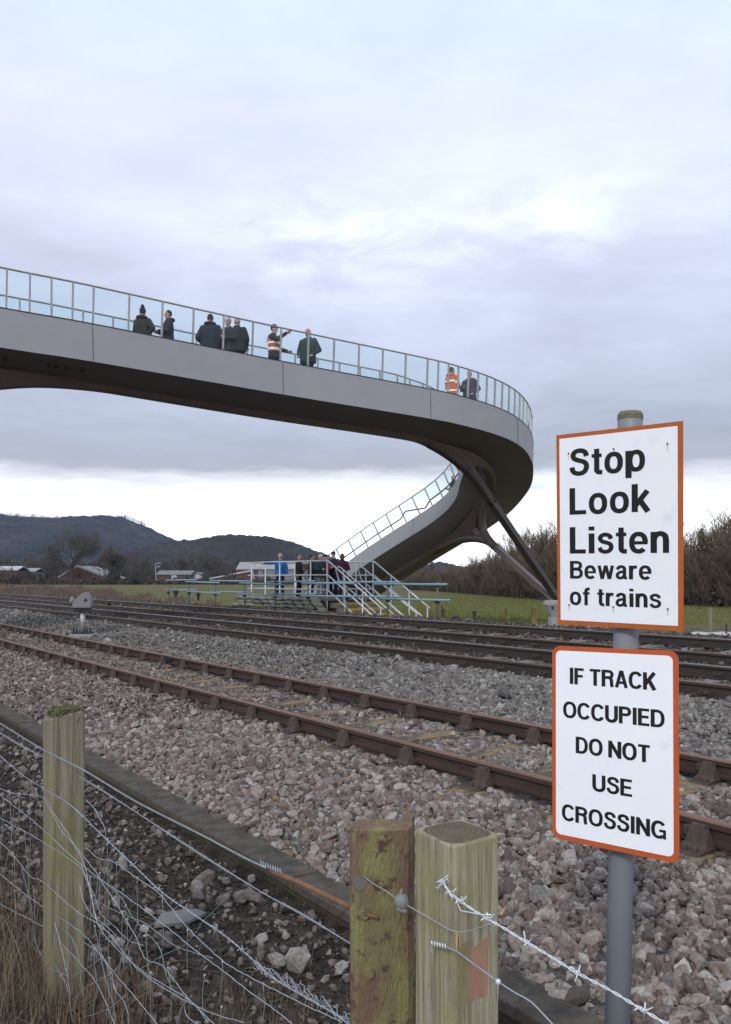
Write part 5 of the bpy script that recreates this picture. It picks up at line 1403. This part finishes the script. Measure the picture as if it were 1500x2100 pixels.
def rrect(w, h, r, n=8):
    out = []
    for cx, cy, a0 in ((w/2-r, h/2-r, 0), (-w/2+r, h/2-r, 90), (-w/2+r, -h/2+r, 180), (w/2-r, -h/2+r, 270)):
        out += [(cx+r*math.cos(math.radians(a0+90*i/n)), cy+r*math.sin(math.radians(a0+90*i/n))) for i in range(n+1)]
    return out
PX, PYc = .8998, 2.913
sp = thing('warning_sign_post', 'grey tubular post carrying two white warning signs with orange borders, in front of the ballast', 'sign post', (PX-.0208*.0, PYc, 0), 0)
mb = MB()
def pole_c(z): return (.0208*(z-CAMZ)+.0065, 0, z)
mb.tube([pole_c(z) for z in (-.35, 1.0, 2.155, 2.166)], [.0425, .0425, .0425, .040], 32); mb.build('pole', M['pole'], sp, True).data.polygons.foreach_set('use_smooth', [True]*98)
mb = MB(); mb.tube([pole_c(z) for z in (2.150, 2.168, 2.178)], [.0432, .0430, .037], 28); mb.build('cap', M['algae'], sp)
def board(name, q, corner, bcol, white_w, white_h, white_r, off=(0, 0)):
    w, h, X_, Z_, yaw, pit, rol = q
    o = MB(); o.prism(rrect(w, h, corner) if corner else [(w/2, h/2), (-w/2, h/2), (-w/2, -h/2), (w/2, -h/2)], -.0016, .0016, lambda a_, b_, d: (a_, d, b_))
    ob = o.build(name, bcol, sp)
    ob.location = (X_-PX, 2.85-PYc, CAMZ+Z_); ob.rotation_euler = rot_yaw(yaw, pit, rol).to_euler()
    p = MB(); poly = rrect(white_w, white_h, white_r) if white_r else [(white_w/2, white_h/2), (-white_w/2, white_h/2), (-white_w/2, -white_h/2), (white_w/2, -white_h/2)]
    p.prism(poly, -.0026, -.0017, lambda a_, b_, d: (a_+off[0], d, b_+off[1])); p.build('white_panel', M['sign_white'], ob)
    return ob
b1 = board('upper_sign', (.4539, .6746, .8526, .1705, -.741, .0382, .0133), 0, M['sign_orange'], .424, .6435, 0, (-.002, .0013))
mb = MB()
for txt, u0_, u1_, base, cap, trk in (('Stop', -.174, .1005, .1885, .0935, .10), ('Look', -.1745, .1205, .0532, .093, .10), ('Listen', -.1742, .1810, -.0836, .093, .10), ('Beware', -.1748, .1222, -.1716, .0620, .095), ('of trains', -.1765, .1538, -.2645, .0615, .10)):
    mb = MB(); letters(mb, txt, u0_, u1_, base, cap, trk, -.0033); mb.build('lettering', M['sign_black'], b1, fix=False)
for u_, v_ in ((-.1782, .2691), (-.0082, .2692), (.1768, .2693), (-.1798, -.2657), (-.0129, -.2671), (.1767, -.2667)):
    s_ = MB(); s_.tube([(u_, -.0026, v_), (u_, -.0058, v_)], [.0032, .0022], 10); s_.build('screw', M['rust'], b1)
    s_ = MB(); s_.add([(u_-.0026, -.00275, v_-.002), (u_+.0026, -.00275, v_-.002), (u_+.0012, -.00275, v_-.022), (u_-.0006, -.00275, v_-.025)], [(0, 1, 2, 3)]); s_.build('rust_streak', M['streak'], b1, fix=False)
b2 = board('lower_sign', (.4509, .6824, .8378, -.577, -.7118, -.0218, -.0124), .032, M['sign_red'], .4185, .6475, .019, (-.0015, .001))
mb = MB()
for txt, u0_, u1_, base, cap, trk in (('IF TRACK', -.1560, .1525, .2095, .0572, .095), ('OCCUPIED', -.1813, .1800, .0897, .0572, .095), ('DO NOT', -.1326, .1311, -.0296, .0572, .095), ('USE', -.0711, .0697, -.1512, .0572, .085), ('CROSSING', -.1862, .1838, -.2708, .0572, .095)):
    mb = MB(); letters(mb, txt, u0_, u1_, base, cap, trk, -.0033); mb.build('lettering', M['sign_black'], b2, fix=False)
for ob, zz in ((b1, .2), (b1, -.2), (b2, .22), (b2, -.22)):
    s_ = MB(); s_.box((0, .014, zz), (.20, .022, .03)); s_.build('clamp', M['galv'], ob)

# ------------------------------------------------------------------ near fence: posts and wires
def post_mesh(w, z0, z1, n=10, seed=1, chip=None):
    R = random.Random(seed); mb = MB(); rings = []
    zs = [z0+(z1-z0)*i/n for i in range(n)]+[z1-.004, z1]
    for i, z in enumerate(zs):
        k = w/2*(1+R.uniform(-.008, .008)); c_ = .007
        if i == len(zs)-1: k -= .0025
        rings.append([(-k, -k+c_, z), (-k+c_, -k, z), (k-c_, -k, z), (k, -k+c_, z), (k, k-c_, z), (k-c_, k, z), (-k+c_, k, z), (-k, k-c_, z)])
    mb.loft(rings); return mb
lp_ = thing('wooden_post', 'weathered green timber fence post with mossy top, standing in the dead grass at lower left', 'fence post', (-1.126, 3.135, 0), math.radians(32.3))
mb = post_mesh(.125, -.2, 1.105, 12, 3); ob = mb.build('post', M['greywood'], lp_)
for v in ob.data.vertices:
    if v.co.z > 1.08: v.co.z += -.55*max(0, -v.co.x-.02) + .008*math.sin(v.co.y*90)
def moss_pts(r, n):
    x_ = r.uniform(-.050, .060, n); y_ = r.uniform(-.062, .06, n); return np.stack([x_, y_-.002, 1.098+.022*r.random(n)-.20*np.maximum(0, -x_-.02)-.03*(y_ < -.055)*r.random(n)*1.5], 1)
o = leaf_mass('moss', moss_pts, 2600, .0065, M['moss'], None, 9); o.parent = lp_; del o['kind']

rp = thing('timber_post', 'square green timber fence post with barbed wire stapled to it, beside the rusty iron post', 'fence post', ((937-750)/F*1.70, 1.70, 0), math.radians(33.8))
mb = post_mesh(.124, -.2, 1.088, 14, 8); ob = mb.build('post', M['wood'], rp)
for v in ob.data.vertices:
    if v.co.z > 1.07: v.co.z += .10*(v.co.x*.2+v.co.y*.25)
mb = MB(); rings = []
for k_, z in ((.059, 1.087), (.050, 1.091), (.03, 1.093), (.008, 1.094)): rings.append([(k_*math.copysign(abs(math.cos(a_))**.45, math.cos(a_)), k_*math.copysign(abs(math.sin(a_))**.45, math.sin(a_)), z+.10*(k_*math.cos(a_)*.2+k_*math.sin(a_)*.25)) for a_ in np.linspace(0, 2*math.pi, 33)[:-1]])
mb.loft(rings); mb.build('end_grain', M['endgrain'], rp)
def on_face(px, py, off=0.0):     # photo column/row -> local point on the right-hand face (local -y) of the timber post
    u = (px-750)/F; w_ = (1187-py)/F
    th = math.radians(33.8); n_ = Vector((math.sin(th), -math.cos(th), 0)); c_ = Vector(rp.location); p0 = c_+n_*(.062+off)
    d = Vector((u, 1, w_)); t_ = (p0-Vector((0, 0, CAMZ))).dot(n_)/d.dot(n_); P_ = Vector((0, 0, CAMZ))+d*t_-c_
    return Vector((P_.x*math.cos(th)+P_.y*math.sin(th), -P_.x*math.sin(th)+P_.y*math.cos(th), P_.z))
mb = MB(); q = [on_face(*p) for p in ((966, 1948), (1000, 1917), (999, 2040), (966, 2052))]
mb.add([(p.x, -.0634, p.z) for p in q]+[(p.x, -.060, p.z) for p in q], [(0, 1, 2, 3), (0, 4, 5, 1), (1, 5, 6, 2), (2, 6, 7, 3), (3, 7, 4, 0)]); mb.build('bare_patch', M['salmon'], rp)
M['cutwood'] = mat('cut_timber', (.26, .22, .12), (.20, .16, .09), 14, rough=.95, stretch=(3, 3, .3), bump=.3)
mb = MB(); q = [on_face(*p) for p in ((938, 1938), (966, 1930), (966, 2052), (938, 2068))]
mb.add([(p.x, -.0628, p.z) for p in q]+[(p.x, -.060, p.z) for p in q], [(0, 1, 2, 3), (0, 4, 5, 1), (1, 5, 6, 2), (2, 6, 7, 3), (3, 7, 4, 0)]); mb.build('cut_mark', M['cutwood'], rp)
M['splinter'] = mat('fresh_splinter', (.50, .36, .18), (.42, .30, .15), 30, rough=.9)
for (x0, y0, x1, y1, wd) in ((936, 1912, 934, 1950, .0035), (941, 1915, 942, 1940, .002), (1027, 1875, 1034, 1858, .003)):
    a_, b_ = on_face(x0, y0), on_face(x1, y1); mb = MB(); mb.tube([(a_.x, -.0635, a_.z), (b_.x, -.066, b_.z)], [wd, wd*.3], 5); mb.build('splinter', M['splinter'], rp)

ip = thing('iron_post', 'rusty lichen-covered iron rail standing as a fence post, left of the square timber post', 'fence post', ((786-750)/F*1.80, 1.80, 0), math.radians(14))
prof = [(-.070, .0), (-.060, -.012), (.052, -.012), (.066, .0), (.070, .022), (.086, .050), (.080, .058), (.060, .040), (.045, .030), (.020, .034), (-.010, .040), (-.045, .036), (-.068, .022)]
mb = MB(); rings = []
R = random.Random(4)
for z in np.linspace(-.2, 1.068, 22):
    rings.append([(x_*(1+R.uniform(-.012, .012))+R.uniform(-.0008, .0008), y_+R.uniform(-.0008, .0008), z+((.012*(y_/.05)-.012*math.exp(-((x_-.02)/.03)**2)+R.uniform(-.004, .004)) if z > 1.06 else 0)) for x_, y_ in prof])
mb.loft(rings); mb.build('rail_section', M['rust_post'], ip)
def ipt(px, py, y=-.012):
    Yq = 1.80+y; return Vector(((px-786)/F*1.79, y, CAMZ-(py-1187)/F*1.79))
for px, py in ((742, 1868), (752, 1990)):
    c_ = ipt(px, py); mb = MB(); mb.tube([c_, c_+Vector((0, -.010, 0))], [.013, .010], 10); mb.build('bolt', M['rust_post'], ip)
c_ = ipt(757, 1872); mb = MB(); mb.tube([c_+Vector((-.012, -.006, .004)), c_+Vector((.012, -.010, -.003))], .005, 7); mb.build('bolt', M['orange_rust'], ip)
c_ = ipt(735, 1806, -.0135); mb = MB(); mb.prism([(.016*math.cos(a_)*(1+.15*math.sin(3*a_)), .014*math.sin(a_)) for a_ in np.linspace(0, 6.283, 13)[:-1]], 0, .003, lambda a_, b_, d: (c_.x+a_, c_.y+d, c_.z+b_)); mb.build('hole', M['soffit'], ip)

def fence_Y(px, off=0.0): return 2.485/(1.44*(px-750)/F+1.31)+off
def wp(px, py, off=0.0):
    Yq = fence_Y(px, off); return Vector(((px-750)/F*Yq, Yq, CAMZ-(py-1187)/F*Yq))
def dense(pts, off=0.0, step=14, jit=0.0, seed=0):
    R = random.Random(seed); P_ = [Vector((p[0], p[1], p[2] if len(p) > 2 else 0)) for p in pts]; Q = [2*P_[0]-P_[1]]+P_+[2*P_[-1]-P_[-2]]; out = []
    for i in range(1, len(Q)-2):
        n = max(2, int((Q[i+1]-Q[i]).length/step))
        for k in range(n):
            t = k/n; a_, b_, c_, d_ = Q[i-1:i+3]
            out.append(.5*(2*b_+(c_-a_)*t+(2*a_-5*b_+4*c_-d_)*t*t+(3*b_-a_-3*c_+d_)*t**3))
    out.append(P_[-1]); 
    return [wp(p.x+R.uniform(-jit, jit), p.y+R.uniform(-jit, jit), off+p.z) for p in out]
def barbed(name, label, pts, m, barbs, r=.00125, twist=.0017, off=0.0, grp=None, rb=.0011):
    t = thing(name, label, 'barbed wire', (0, 0, 0), 0, grp)
    line = dense(pts, off, 5)
    for ph in (0, math.pi):
        mb = MB(); q = []; acc = 0
        for i, p in enumerate(line):
            d = (line[min(i+1, len(line)-1)]-line[max(i-1, 0)]).normalized(); a_ = d.cross(Vector((0, 1, 0))).normalized(); b_ = d.cross(a_)
            if i: acc += (p-line[i-1]).length
            an = ph+acc*2*math.pi/.042; q.append(p+a_*twist*math.cos(an)+b_*twist*math.sin(an))
        mb.tube(q, r, 6); mb.build('strand', m, t, True)
    R = random.Random(len(pts))
    for f in barbs:
        i = min(len(line)-2, int(f*(len(line)-1))); p = line[i]; d = (line[i+1]-p).normalized()
        mb = MB()
        a_ = d.cross(Vector((0, 1, 0))).normalized(); b_ = d.cross(a_)
        coil = [p+d*(k-9)*.00050+(a_*math.cos(k*.75)+b_*math.sin(k*.75))*.0036 for k in range(19)]
        an = R.uniform(0, 3.14); e1 = (a_*math.cos(an)+b_*math.sin(an)+d*R.uniform(-.4, .4)).normalized(); e2 = (a_*math.cos(an+1.4)+b_*math.sin(an+1.4)+d*R.uniform(-.4, .4)).normalized()
        mb.tube([coil[0]+e1*.014]+coil+[coil[-1]-e1*.014], rb, 5)
        mb.tube([p-e2*.014+d*.002, p+d*.002, p+e2*.014], rb, 5)
        mb.build('barb', m, t, True)
    return t
barbed('barbed_wire', 'bright barbed wire running from the timber post down to the right across the sign pole', [(893, 1812), (906, 1806), (920, 1827), (937, 1842), (965, 1862), (993, 1880), (1033, 1903), (1077, 1930), (1140, 1968), (1180, 1993), (1250, 2030), (1300, 2060), (1367, 2100), (1450, 2150)],
       M['galv_bright'], [.03, .07, .11, .20, .345, .53, .77, .93], .00115, .0015, -.118, rb=.00125)
# the wrapped tail of that wire on the post
tl = thing('wire_tail', 'tangle of bright wire ends twisted round the barbed wire on the timber post', 'wire', (0, 0, 0))
mb = MB(); mb.tube([wp(935, 1842, -.122), wp(945, 1868, -.128), wp(968, 1872, -.128), wp(990, 1876, -.122), wp(1008, 1876, -.120)], .0013, 6); mb.build('wire', M['galv_bright'], tl, True)
mb = MB(); mb.tube([wp(892, 1818, -.120), wp(899, 1822, -.128), wp(905, 1812, -.122), wp(918, 1802, -.128), wp(921, 1812, -.120)], .0015, 6); mb.build('wire', M['galv_bright'], tl, True)
mb = MB(); mb.tube([wp(916, 1822, -.128), wp(926, 1838, -.135), wp(930, 1848, -.13)], .0013, 6); mb.build('wire', M['galv_bright'], tl, True)
fw = thing('fence_wire', 'plain fence wire tied round the timber post and falling away to the lower right', 'wire', (0, 0, 0))
mb = MB(); mb.tube(dense([(884, 1936), (897, 1935), (912, 1942), (935, 1950), (960, 1968), (1023, 2014), (1060, 2038), (1090, 2055), (1133, 2100), (1160, 2130)], -.120), .0014, 6); mb.build('wire', M['galv'], fw, True)
mb = MB(); mb.tube(dense([(886, 1938), (881, 1975), (879, 2040), (884, 2110)], -.120), .0013, 6); mb.build('wire', M['galv'], fw, True)
mb = MB(); mb.tube(dense([(1022, 2014), (1020, 2060), (1017, 2110)], -.122), .0013, 6); mb.build('wire', M['galv'], fw, True)
for k in range(6):
    p = wp(885+k*5.5, 1934+k*1.3, -.121); mb = MB(); mb.tube([p+Vector((0, -.003, .006)), p+Vector((.001, -.006, 0)), p+Vector((.001, -.003, -.006)), p+Vector((.002, .002, 0))], .0013, 5); mb.build('tie', M['galv_bright'], fw, True)
p = wp(1022, 2014, -.122); mb = MB(); mb.ell(p, (.005, .005, .006), 10, 7); mb.build('knot', M['galv_bright'], fw, True)
iw = thing('strained_wire', 'plain wire between iron and timber posts with a round grey strainer on it', 'wire', (0, 0, 0))
mb = MB(); mb.tube(dense([(743, 1793), (765, 1812), (790, 1826), (812, 1842), (845, 1862), (880, 1882), (915, 1903), (937, 1911), (960, 1910), (985, 1902), (1008, 1894)], -.125), .0012, 6); mb.build('wire', M['galv'], iw, True)
p = wp(824, 1850, -.13); mb = MB(); mb.ell(p, (.0155, .013, .017), 14, 10); mb.capsule(p+Vector((-.002, 0, .010)), p+Vector((.0, 0, .024)), .004, .003, 8); mb.capsule(p+Vector((-.006, -.004, -.012)), p+Vector((.006, -.004, -.016)), .006, .006, 8); mb.build('strainer', M['signal'], iw, True)

sc = thing('straining_cable', 'tight plain cable along the fence ending in a rusty orange rod at the iron post', 'cable', (0, 0, 0))
ln1 = [(-70, 1440), (0, 1482), (90, 1537), (175, 1580), (280, 1643), (417, 1713), (500, 1757), (545, 1778)]
for dy in (0, 2.2): 
    mb = MB(); mb.tube(dense([(x_, y_+dy) for x_, y_ in ln1], -.182), .0010, 6); mb.build('cable', M['galv'], sc, True)
mb = MB(); mb.tube(dense([(556, 1787), (610, 1808), (660, 1832), (718, 1860)], -.075), .0062, 10); mb.build('rod', M['orange_rust'], sc, True)
coil = []
for k in range(60):
    f = k/59; c0 = wp(534+44*f, 1770+18*f, -.08); coil.append(c0+Vector((0, .006*math.cos(k*.95), .006*math.sin(k*.95))))
mb = MB(); mb.tube(coil, .0013, 5); mb.build('wrapping', M['galv'], sc, True)
lc = thing('straining_cable', 'lower plain double wire running under the tight cable to the iron post', 'cable', (0, 0, 0))
for dy in (0, 3):
    mb = MB(); mb.tube(dense([(-60, 1462+dy), (27, 1518+dy), (88, 1553), (175, 1598+dy), (283, 1668), (400, 1743+dy), (536, 1829), (619, 1873+dy), (722, 1937)], .07), .0011, 6); mb.build('wire', M['galv'], lc, True)

barbed('barbed_wire', 'dull slack barbed wire across the left post, sagging towards the iron post', [(-60, 1505), (0, 1550), (43, 1587), (90, 1617), (147, 1653), (207, 1710), (280, 1780), (333, 1830), (390, 1870), (467, 1923), (523, 1972), (560, 2005), (610, 2035), (680, 2075), (730, 2110)],
       M['galv'], [.05, .11, .17, .235, .30, .37, .44, .51, .58, .65, .72, .79], .00105, .0014, -.182)
kb = thing('wire_bundle', 'tangled bunch of coiled wire ends at the foot of the iron post', 'wire', (0, 0, 0))
R = random.Random(12)
for j in range(4):
    pts = []
    ph = R.uniform(0, 6.28)
    for k in range(70):
        f = k/69; x_ = 522+205*f; y_ = 1974+125*f; rr = (.004+.012*math.sin(f*11+j*1.7)**2)*R.uniform(.6, 1.35); an = ph+k*(.34+.09*j)+R.uniform(-.35, .35)
        pts.append(wp(x_, y_, -.08+R.uniform(-.004, .004))+Vector((rr*.5*math.cos(an*.5), rr*math.cos(an), rr*math.sin(an))))
    mb = MB(); mb.tube(pts, .0011, 5); mb.build('coil', M['galv'], kb, True)

wm = thing('wire_netting', 'slack tangled galvanised stock netting hanging round the left post', 'fence netting', (0, 0, 0))
M['galv_green'] = mat('greenish_stay_wire', (.27, .33, .32), (.22, .26, .26), 50, rough=.5, metal=.3)
strands = [
 [(-60, 1590), (0, 1617), (37, 1628), (90, 1635), (110, 1667), (140, 1710), (173, 1773), (185, 1830), (200, 1895), (213, 1905)],
 [(175, 1738), (205, 1762), (233, 1767), (277, 1798), (327, 1833), (380, 1897), (453, 1967), (500, 1997), (536, 2016), (592, 2044), (640, 2068), (700, 2095)],
 [(-60, 1582), (0, 1630), (88, 1700), (175, 1780), (300, 1868), (400, 1948), (453, 1988), (509, 2031), (560, 2068), (600, 2100)],
 [(-60, 1690), (0, 1727), (30, 1757), (63, 1797), (90, 1810), (163, 1873), (213, 1903), (283, 1987), (353, 2037), (433, 2077), (500, 2097)],
 [(-60, 1640), (0, 1677), (50, 1705), (93, 1730), (173, 1790), (200, 1890), (235, 1940), (300, 1997), (387, 2050), (427, 2097)],
 [(90, 1635), (125, 1700), (173, 1757), (193, 1783), (247, 1867), (277, 1917), (300, 1967), (333, 1980), (383, 2043), (450, 2110)],
 [(-40, 1760), (10, 1800), (60, 1840), (120, 1880), (175, 1920), (230, 1990), (290, 2060), (330, 2110)],
 [(-40, 1830), (30, 1870), (95, 1905), (150, 1960), (200, 2020), (240, 2110)],
 [(90, 1950), (120, 1990), (140, 2030), (150, 2110)], [(95, 1830), (115, 1900), (130, 1960), (140, 2010), (150, 2100)],
 [(175, 1640), (195, 1660), (215, 1700), (216, 1720), (205, 1745)], [(60, 1620), (70, 1615), (78, 1630)],
 [(140, 2010), (180, 1985), (212, 1962)], [(150, 2050), (185, 2020), (240, 1985), (265, 1930), (285, 1890)], [(160, 2090), (220, 2070), (260, 2040)],
 [(383, 2043), (378, 2070), (390, 2090), (420, 2110)], [(360, 2110), (372, 2070), (395, 2040)]]
for k, l_ in enumerate(strands):
    mb = MB(); mb.tube(dense(l_, R.uniform(-.185, -.182) if k < 6 else R.uniform(-.16, -.06), 9, .9, k), .00115, 6); mb.build('line_wire', M['galv'], wm, True)
stays = [(40, 1627, 38, 1700), (63, 1630, 62, 1800), (78, 1633, 76, 1722), (20, 1622, 25, 1745), (122, 1697, 118, 1985), (220, 1720, 222, 2095), (213, 1740, 190, 1880), (240, 1768, 243, 1862), (282, 1800, 284, 1905),
         (333, 1837, 334, 1952), (385, 1907, 384, 2010), (457, 1973, 450, 2062), (252, 1870, 256, 1990), (300, 1905, 309, 2010), (310, 1995, 312, 2100), (205, 1790, 204, 1900), (195, 1900, 232, 2060), (540, 2018, 538, 2110), (455, 2065, 452, 2110),
         (262, 1885, 272, 2000), (225, 1965, 238, 2100), (30, 1757, 33, 1900), (8, 1640, -10, 1900), (50, 1705, 60, 1860), (420, 2000, 418, 2085), (345, 1985, 350, 2100), (185, 1800, 180, 1990), (160, 1870, 135, 2010)]
for k, (x0, y0, x1, y1) in enumerate(stays):
    mb = MB(); mx_, my_ = (x0+x1)/2+R.uniform(-4, 4), (y0+y1)/2
    mb.tube(dense([(x0, y0), (mx_, my_), (x1, y1)], -.172, 12, .4, k), .00085, 5); mb.build('stay_wire', M['galv_green'] if k % 3 else M['galv'], wm, True)
    p = wp(x0, y0, -.172); mb = MB(); mb.ell(p, (.0032, .0032, .0038), 8, 5); mb.build('knot', M['galv'], wm, True)

# more slack loops of the same netting
for k in range(16):
    x0 = R.uniform(-40, 330); y0 = 1660+x0*.75+R.uniform(-20, 170); pts = [(x0, y0)]
    ang = R.choice([.6, .75, .9, -1.1, 1.4])+R.uniform(-.3, .3)
    for q in range(R.randint(4, 7)):
        ang += R.uniform(-.4, .4); pts.append((pts[-1][0]+math.cos(ang)*R.uniform(25, 45), pts[-1][1]+math.sin(ang)*R.uniform(25, 45)))
    mb = MB(); mb.tube(dense(pts, R.uniform(-.19, -.05), 8, .6, k), R.uniform(.0008, .0012), 5); mb.build('line_wire', M['galv'] if k % 2 else M['galv_green'], wm, True)

# dead grass round the left post
M['straw'] = mat_attr('dead_grass_blades', [(0, (.20, .145, .088)), (.3, (.13, .092, .062)), (.55, (.27, .215, .145)), (.8, (.09, .062, .048))], nmix=.15)
def tall_grass(n, x0, x1, y0, y1, h, w, seed, name='dead_grass', label='straw coloured dead grass tangled round the left post'):
    r = np.random.default_rng(seed); X = r.uniform(x0, x1, n); Y = r.uniform(y0, y1, n)
    V = []; Fc = []; rr = []
    for i in range(n):
        p = np.array([X[i], Y[i], float(ground_z(X[i], Y[i]))]); L_ = h*r.lognormal(0, .4); a_ = r.uniform(0, 6.28); bend = r.normal(0, .55); b_ = len(V)
        dx, dy = math.cos(a_), math.sin(a_); ww = w*r.uniform(.6, 1.3)
        for k in range(5):
            f = k/4; q_ = p+np.array([dx*bend*L_*f*f+.15*L_*f*math.sin(a_*3), dy*bend*L_*f*f, L_*f*(1-.30*abs(bend)*f)]); e_ = np.array([-dy, dx, 0])*ww*(1-f*.85)
            V += [tuple(q_-e_), tuple(q_+e_)]; rr += [0, 0]
        rv = r.random(); rr[-10:] = [rv]*10
        for k in range(4): Fc.append((b_+2*k, b_+2*k+1, b_+2*k+3, b_+2*k+2))
    me = bpy.data.meshes.new(name); me.from_pydata(V, [], Fc); me.update()
    at_ = me.attributes.new('rnd', 'FLOAT', 'POINT'); at_.data.foreach_set('value', np.array(rr, np.float32))
    return tag(link(name, me, M['straw']), label, None, None, 'stuff')
tall_grass(1100, -2.2, -1.2, 2.6, 4.2, .30, .0012, 4)
tall_grass(2600, -1.9, -.80, 2.45, 3.4, .13, .0011, 5, label='short matted dead grass at the foot of the left post')
tall_grass(500, -1.0, -.2, 2.6, 3.4, .10, .0012, 6, label='thin dead stalks scattered below the slack netting')

tall_grass(700, -1.30, -.93, 2.92, 3.30, .11, .0012, 7, label='dead grass tufts close against the left post')

tw = Twigs(); R2 = random.Random(77)
for k in range(420):
    x_ = R2.uniform(-1.9, .1); y_ = R2.uniform(2.5, 6.5)
    if not (.55 < to_s(x_, y_) < 2.2): continue
    p = Vector((x_, y_, float(ground_z(x_, y_))+.006)); an = R2.uniform(0, 6.28); L_ = R2.uniform(.05, .22)
    q, _ = crooked(R2, p, Vector((math.cos(an), math.sin(an), R2.uniform(0, .25))), L_, 4, .22); tw.limb(q, .0012, .0006, 4)
M['stalk'] = mat('dry_stalks', (.24, .18, .12), (.13, .095, .07), 9, rough=1)
tag(link('litter', tw.mesh('litter', M['stalk'])), 'thin dry twigs and stalks lying over the cinder strip', None, None, 'stuff')

# ------------------------------------------------------------------ small things beside the railway and in the field
def stake(label, x, ytop, ybase, w, z, m):
    Yq = (CAMZ-z)*F/(ybase-1187); h = (ybase-ytop)/F*Yq
    t = thing('timber_stake', label, 'fence stake', ((x-750)/F*Yq, Yq, z), .3)
    mb = post_mesh(w/F*Yq*.8, -.2, h, 4, int(x)); mb.build('stake', m, t)
    return Vector((t.location.x, Yq, z)), h
zf = -.42
s1 = stake('thin dark stake beside the right end of the scaffold barrier', 907, 1241, 1277, 4, zf+.1, M['stake'])
s2 = stake('short ochre stake standing just right of the barrier end', 911, 1249, 1277, 5, zf+.1, M['stake'])
s3 = stake('slim ochre stake in the green field, midway to the concrete foot', 1038, 1247, 1281, 4.5, zf, M['stake'])
s4 = stake('thick ochre stake in the green field, nearest the concrete foot', 1095, 1247, 1287, 11, zf+.05, M['stake'])
s5 = stake('leaning yellow-green fence stake right of the signs before the thicket', 1456, 1248, 1303, 9, zf-.05, M['greywood'])
ff = thing('field_fence', 'faint wire fence strung across the field in front of the thicket at right', 'fence', (0, 0, 0))
seq = [s2, s3, s4, s5, (Vector((s5[0].x+6, s5[0].y-3.5, s5[0].z)), s5[1])]
for (a_, ha), (b_, hb) in zip(seq, seq[1:]):
    for f in (.30, .62, .93):
        tube_part('wire', [a_+Vector((0, 0, ha*f)), b_+Vector((0, 0, hb*f))], .003, M['galv'], ff, 4)
mk = thing('marker_post', 'short black marker post beside the far track left of the ochre stakes', 'marker post', tuple(on_s(973, 1277, 15.0)), 0)
mb = MB(); mb.tube([(0, 0, -.15), (0, 0, .20)], .028, 8); mb.build('post', M['black'], mk)
mb = MB(); mb.box((0, 0, .24), (.09, .07, .12)); mb.build('head', M['black'], mk)
mk = thing('marker_post', 'small black marker post by the pale sheet at the right edge', 'marker post', tuple(on_s(1490, 1309, 15.2)), 0)
mb = MB(); mb.tube([(0, 0, -.1), (.0, 0, .28)], .018, 8); mb.build('post', M['rust'], mk)
mb = MB(); mb.box((0, 0, .02), (.06, .06, .12)); mb.build('head', M['black'], mk)
mb = MB(); rows = []
for i in range(26):
    x_ = 1392+i*7; a_ = on_s(x_, 1306-2.5*abs(math.sin(i*.42))-(2 if i > 2 else 0), 15.1); rows.append([a_+Vector((0, 0, -.12)), a_+Vector((.02, .02, .02)), a_+Vector((.25, .35, .04)), a_+Vector((.4, .7, -.2))])
mb.loft([[tuple(p) for p in r_] for r_ in rows], closed=False, cap=False)
tag(mb.build('ground_sheet', M['sheet'], None, True), 'pale crumpled sheet along the shoulder of the far track at the right edge', 'sheet')
sl = thing('slate_slab', 'thin dark slab of slate lying on the cinders below the trough', 'slab', on_ground(365, 1885, -.07), .5)
mb = MB(); mb.prism([(-.13, -.05), (.02, -.09), (.14, -.02), (.10, .07), (-.06, .08)], 0, .014, lambda a_, b_, d: (a_, b_, d)); mb.build('slab', M['step'], sl)

# ------------------------------------------------------------------ damp winter air
hz = MB(); hz.box((0, 0, (330-2.9)/2), (9800, 9800, 330+2.9))
hm = bpy.data.materials.new('haze'); hm.use_nodes = True; nt = hm.node_tree; nt.nodes.clear()
out = nt.nodes.new('ShaderNodeOutputMaterial'); pv = nt.nodes.new('ShaderNodeVolumePrincipled')
pv.inputs['Color'].default_value = (.48, .70, 1, 1); pv.inputs['Density'].default_value = .000062
nt.links.new(pv.outputs[0], out.inputs['Volume'])
tag(hz.build('haze', hm), kind='stuff')
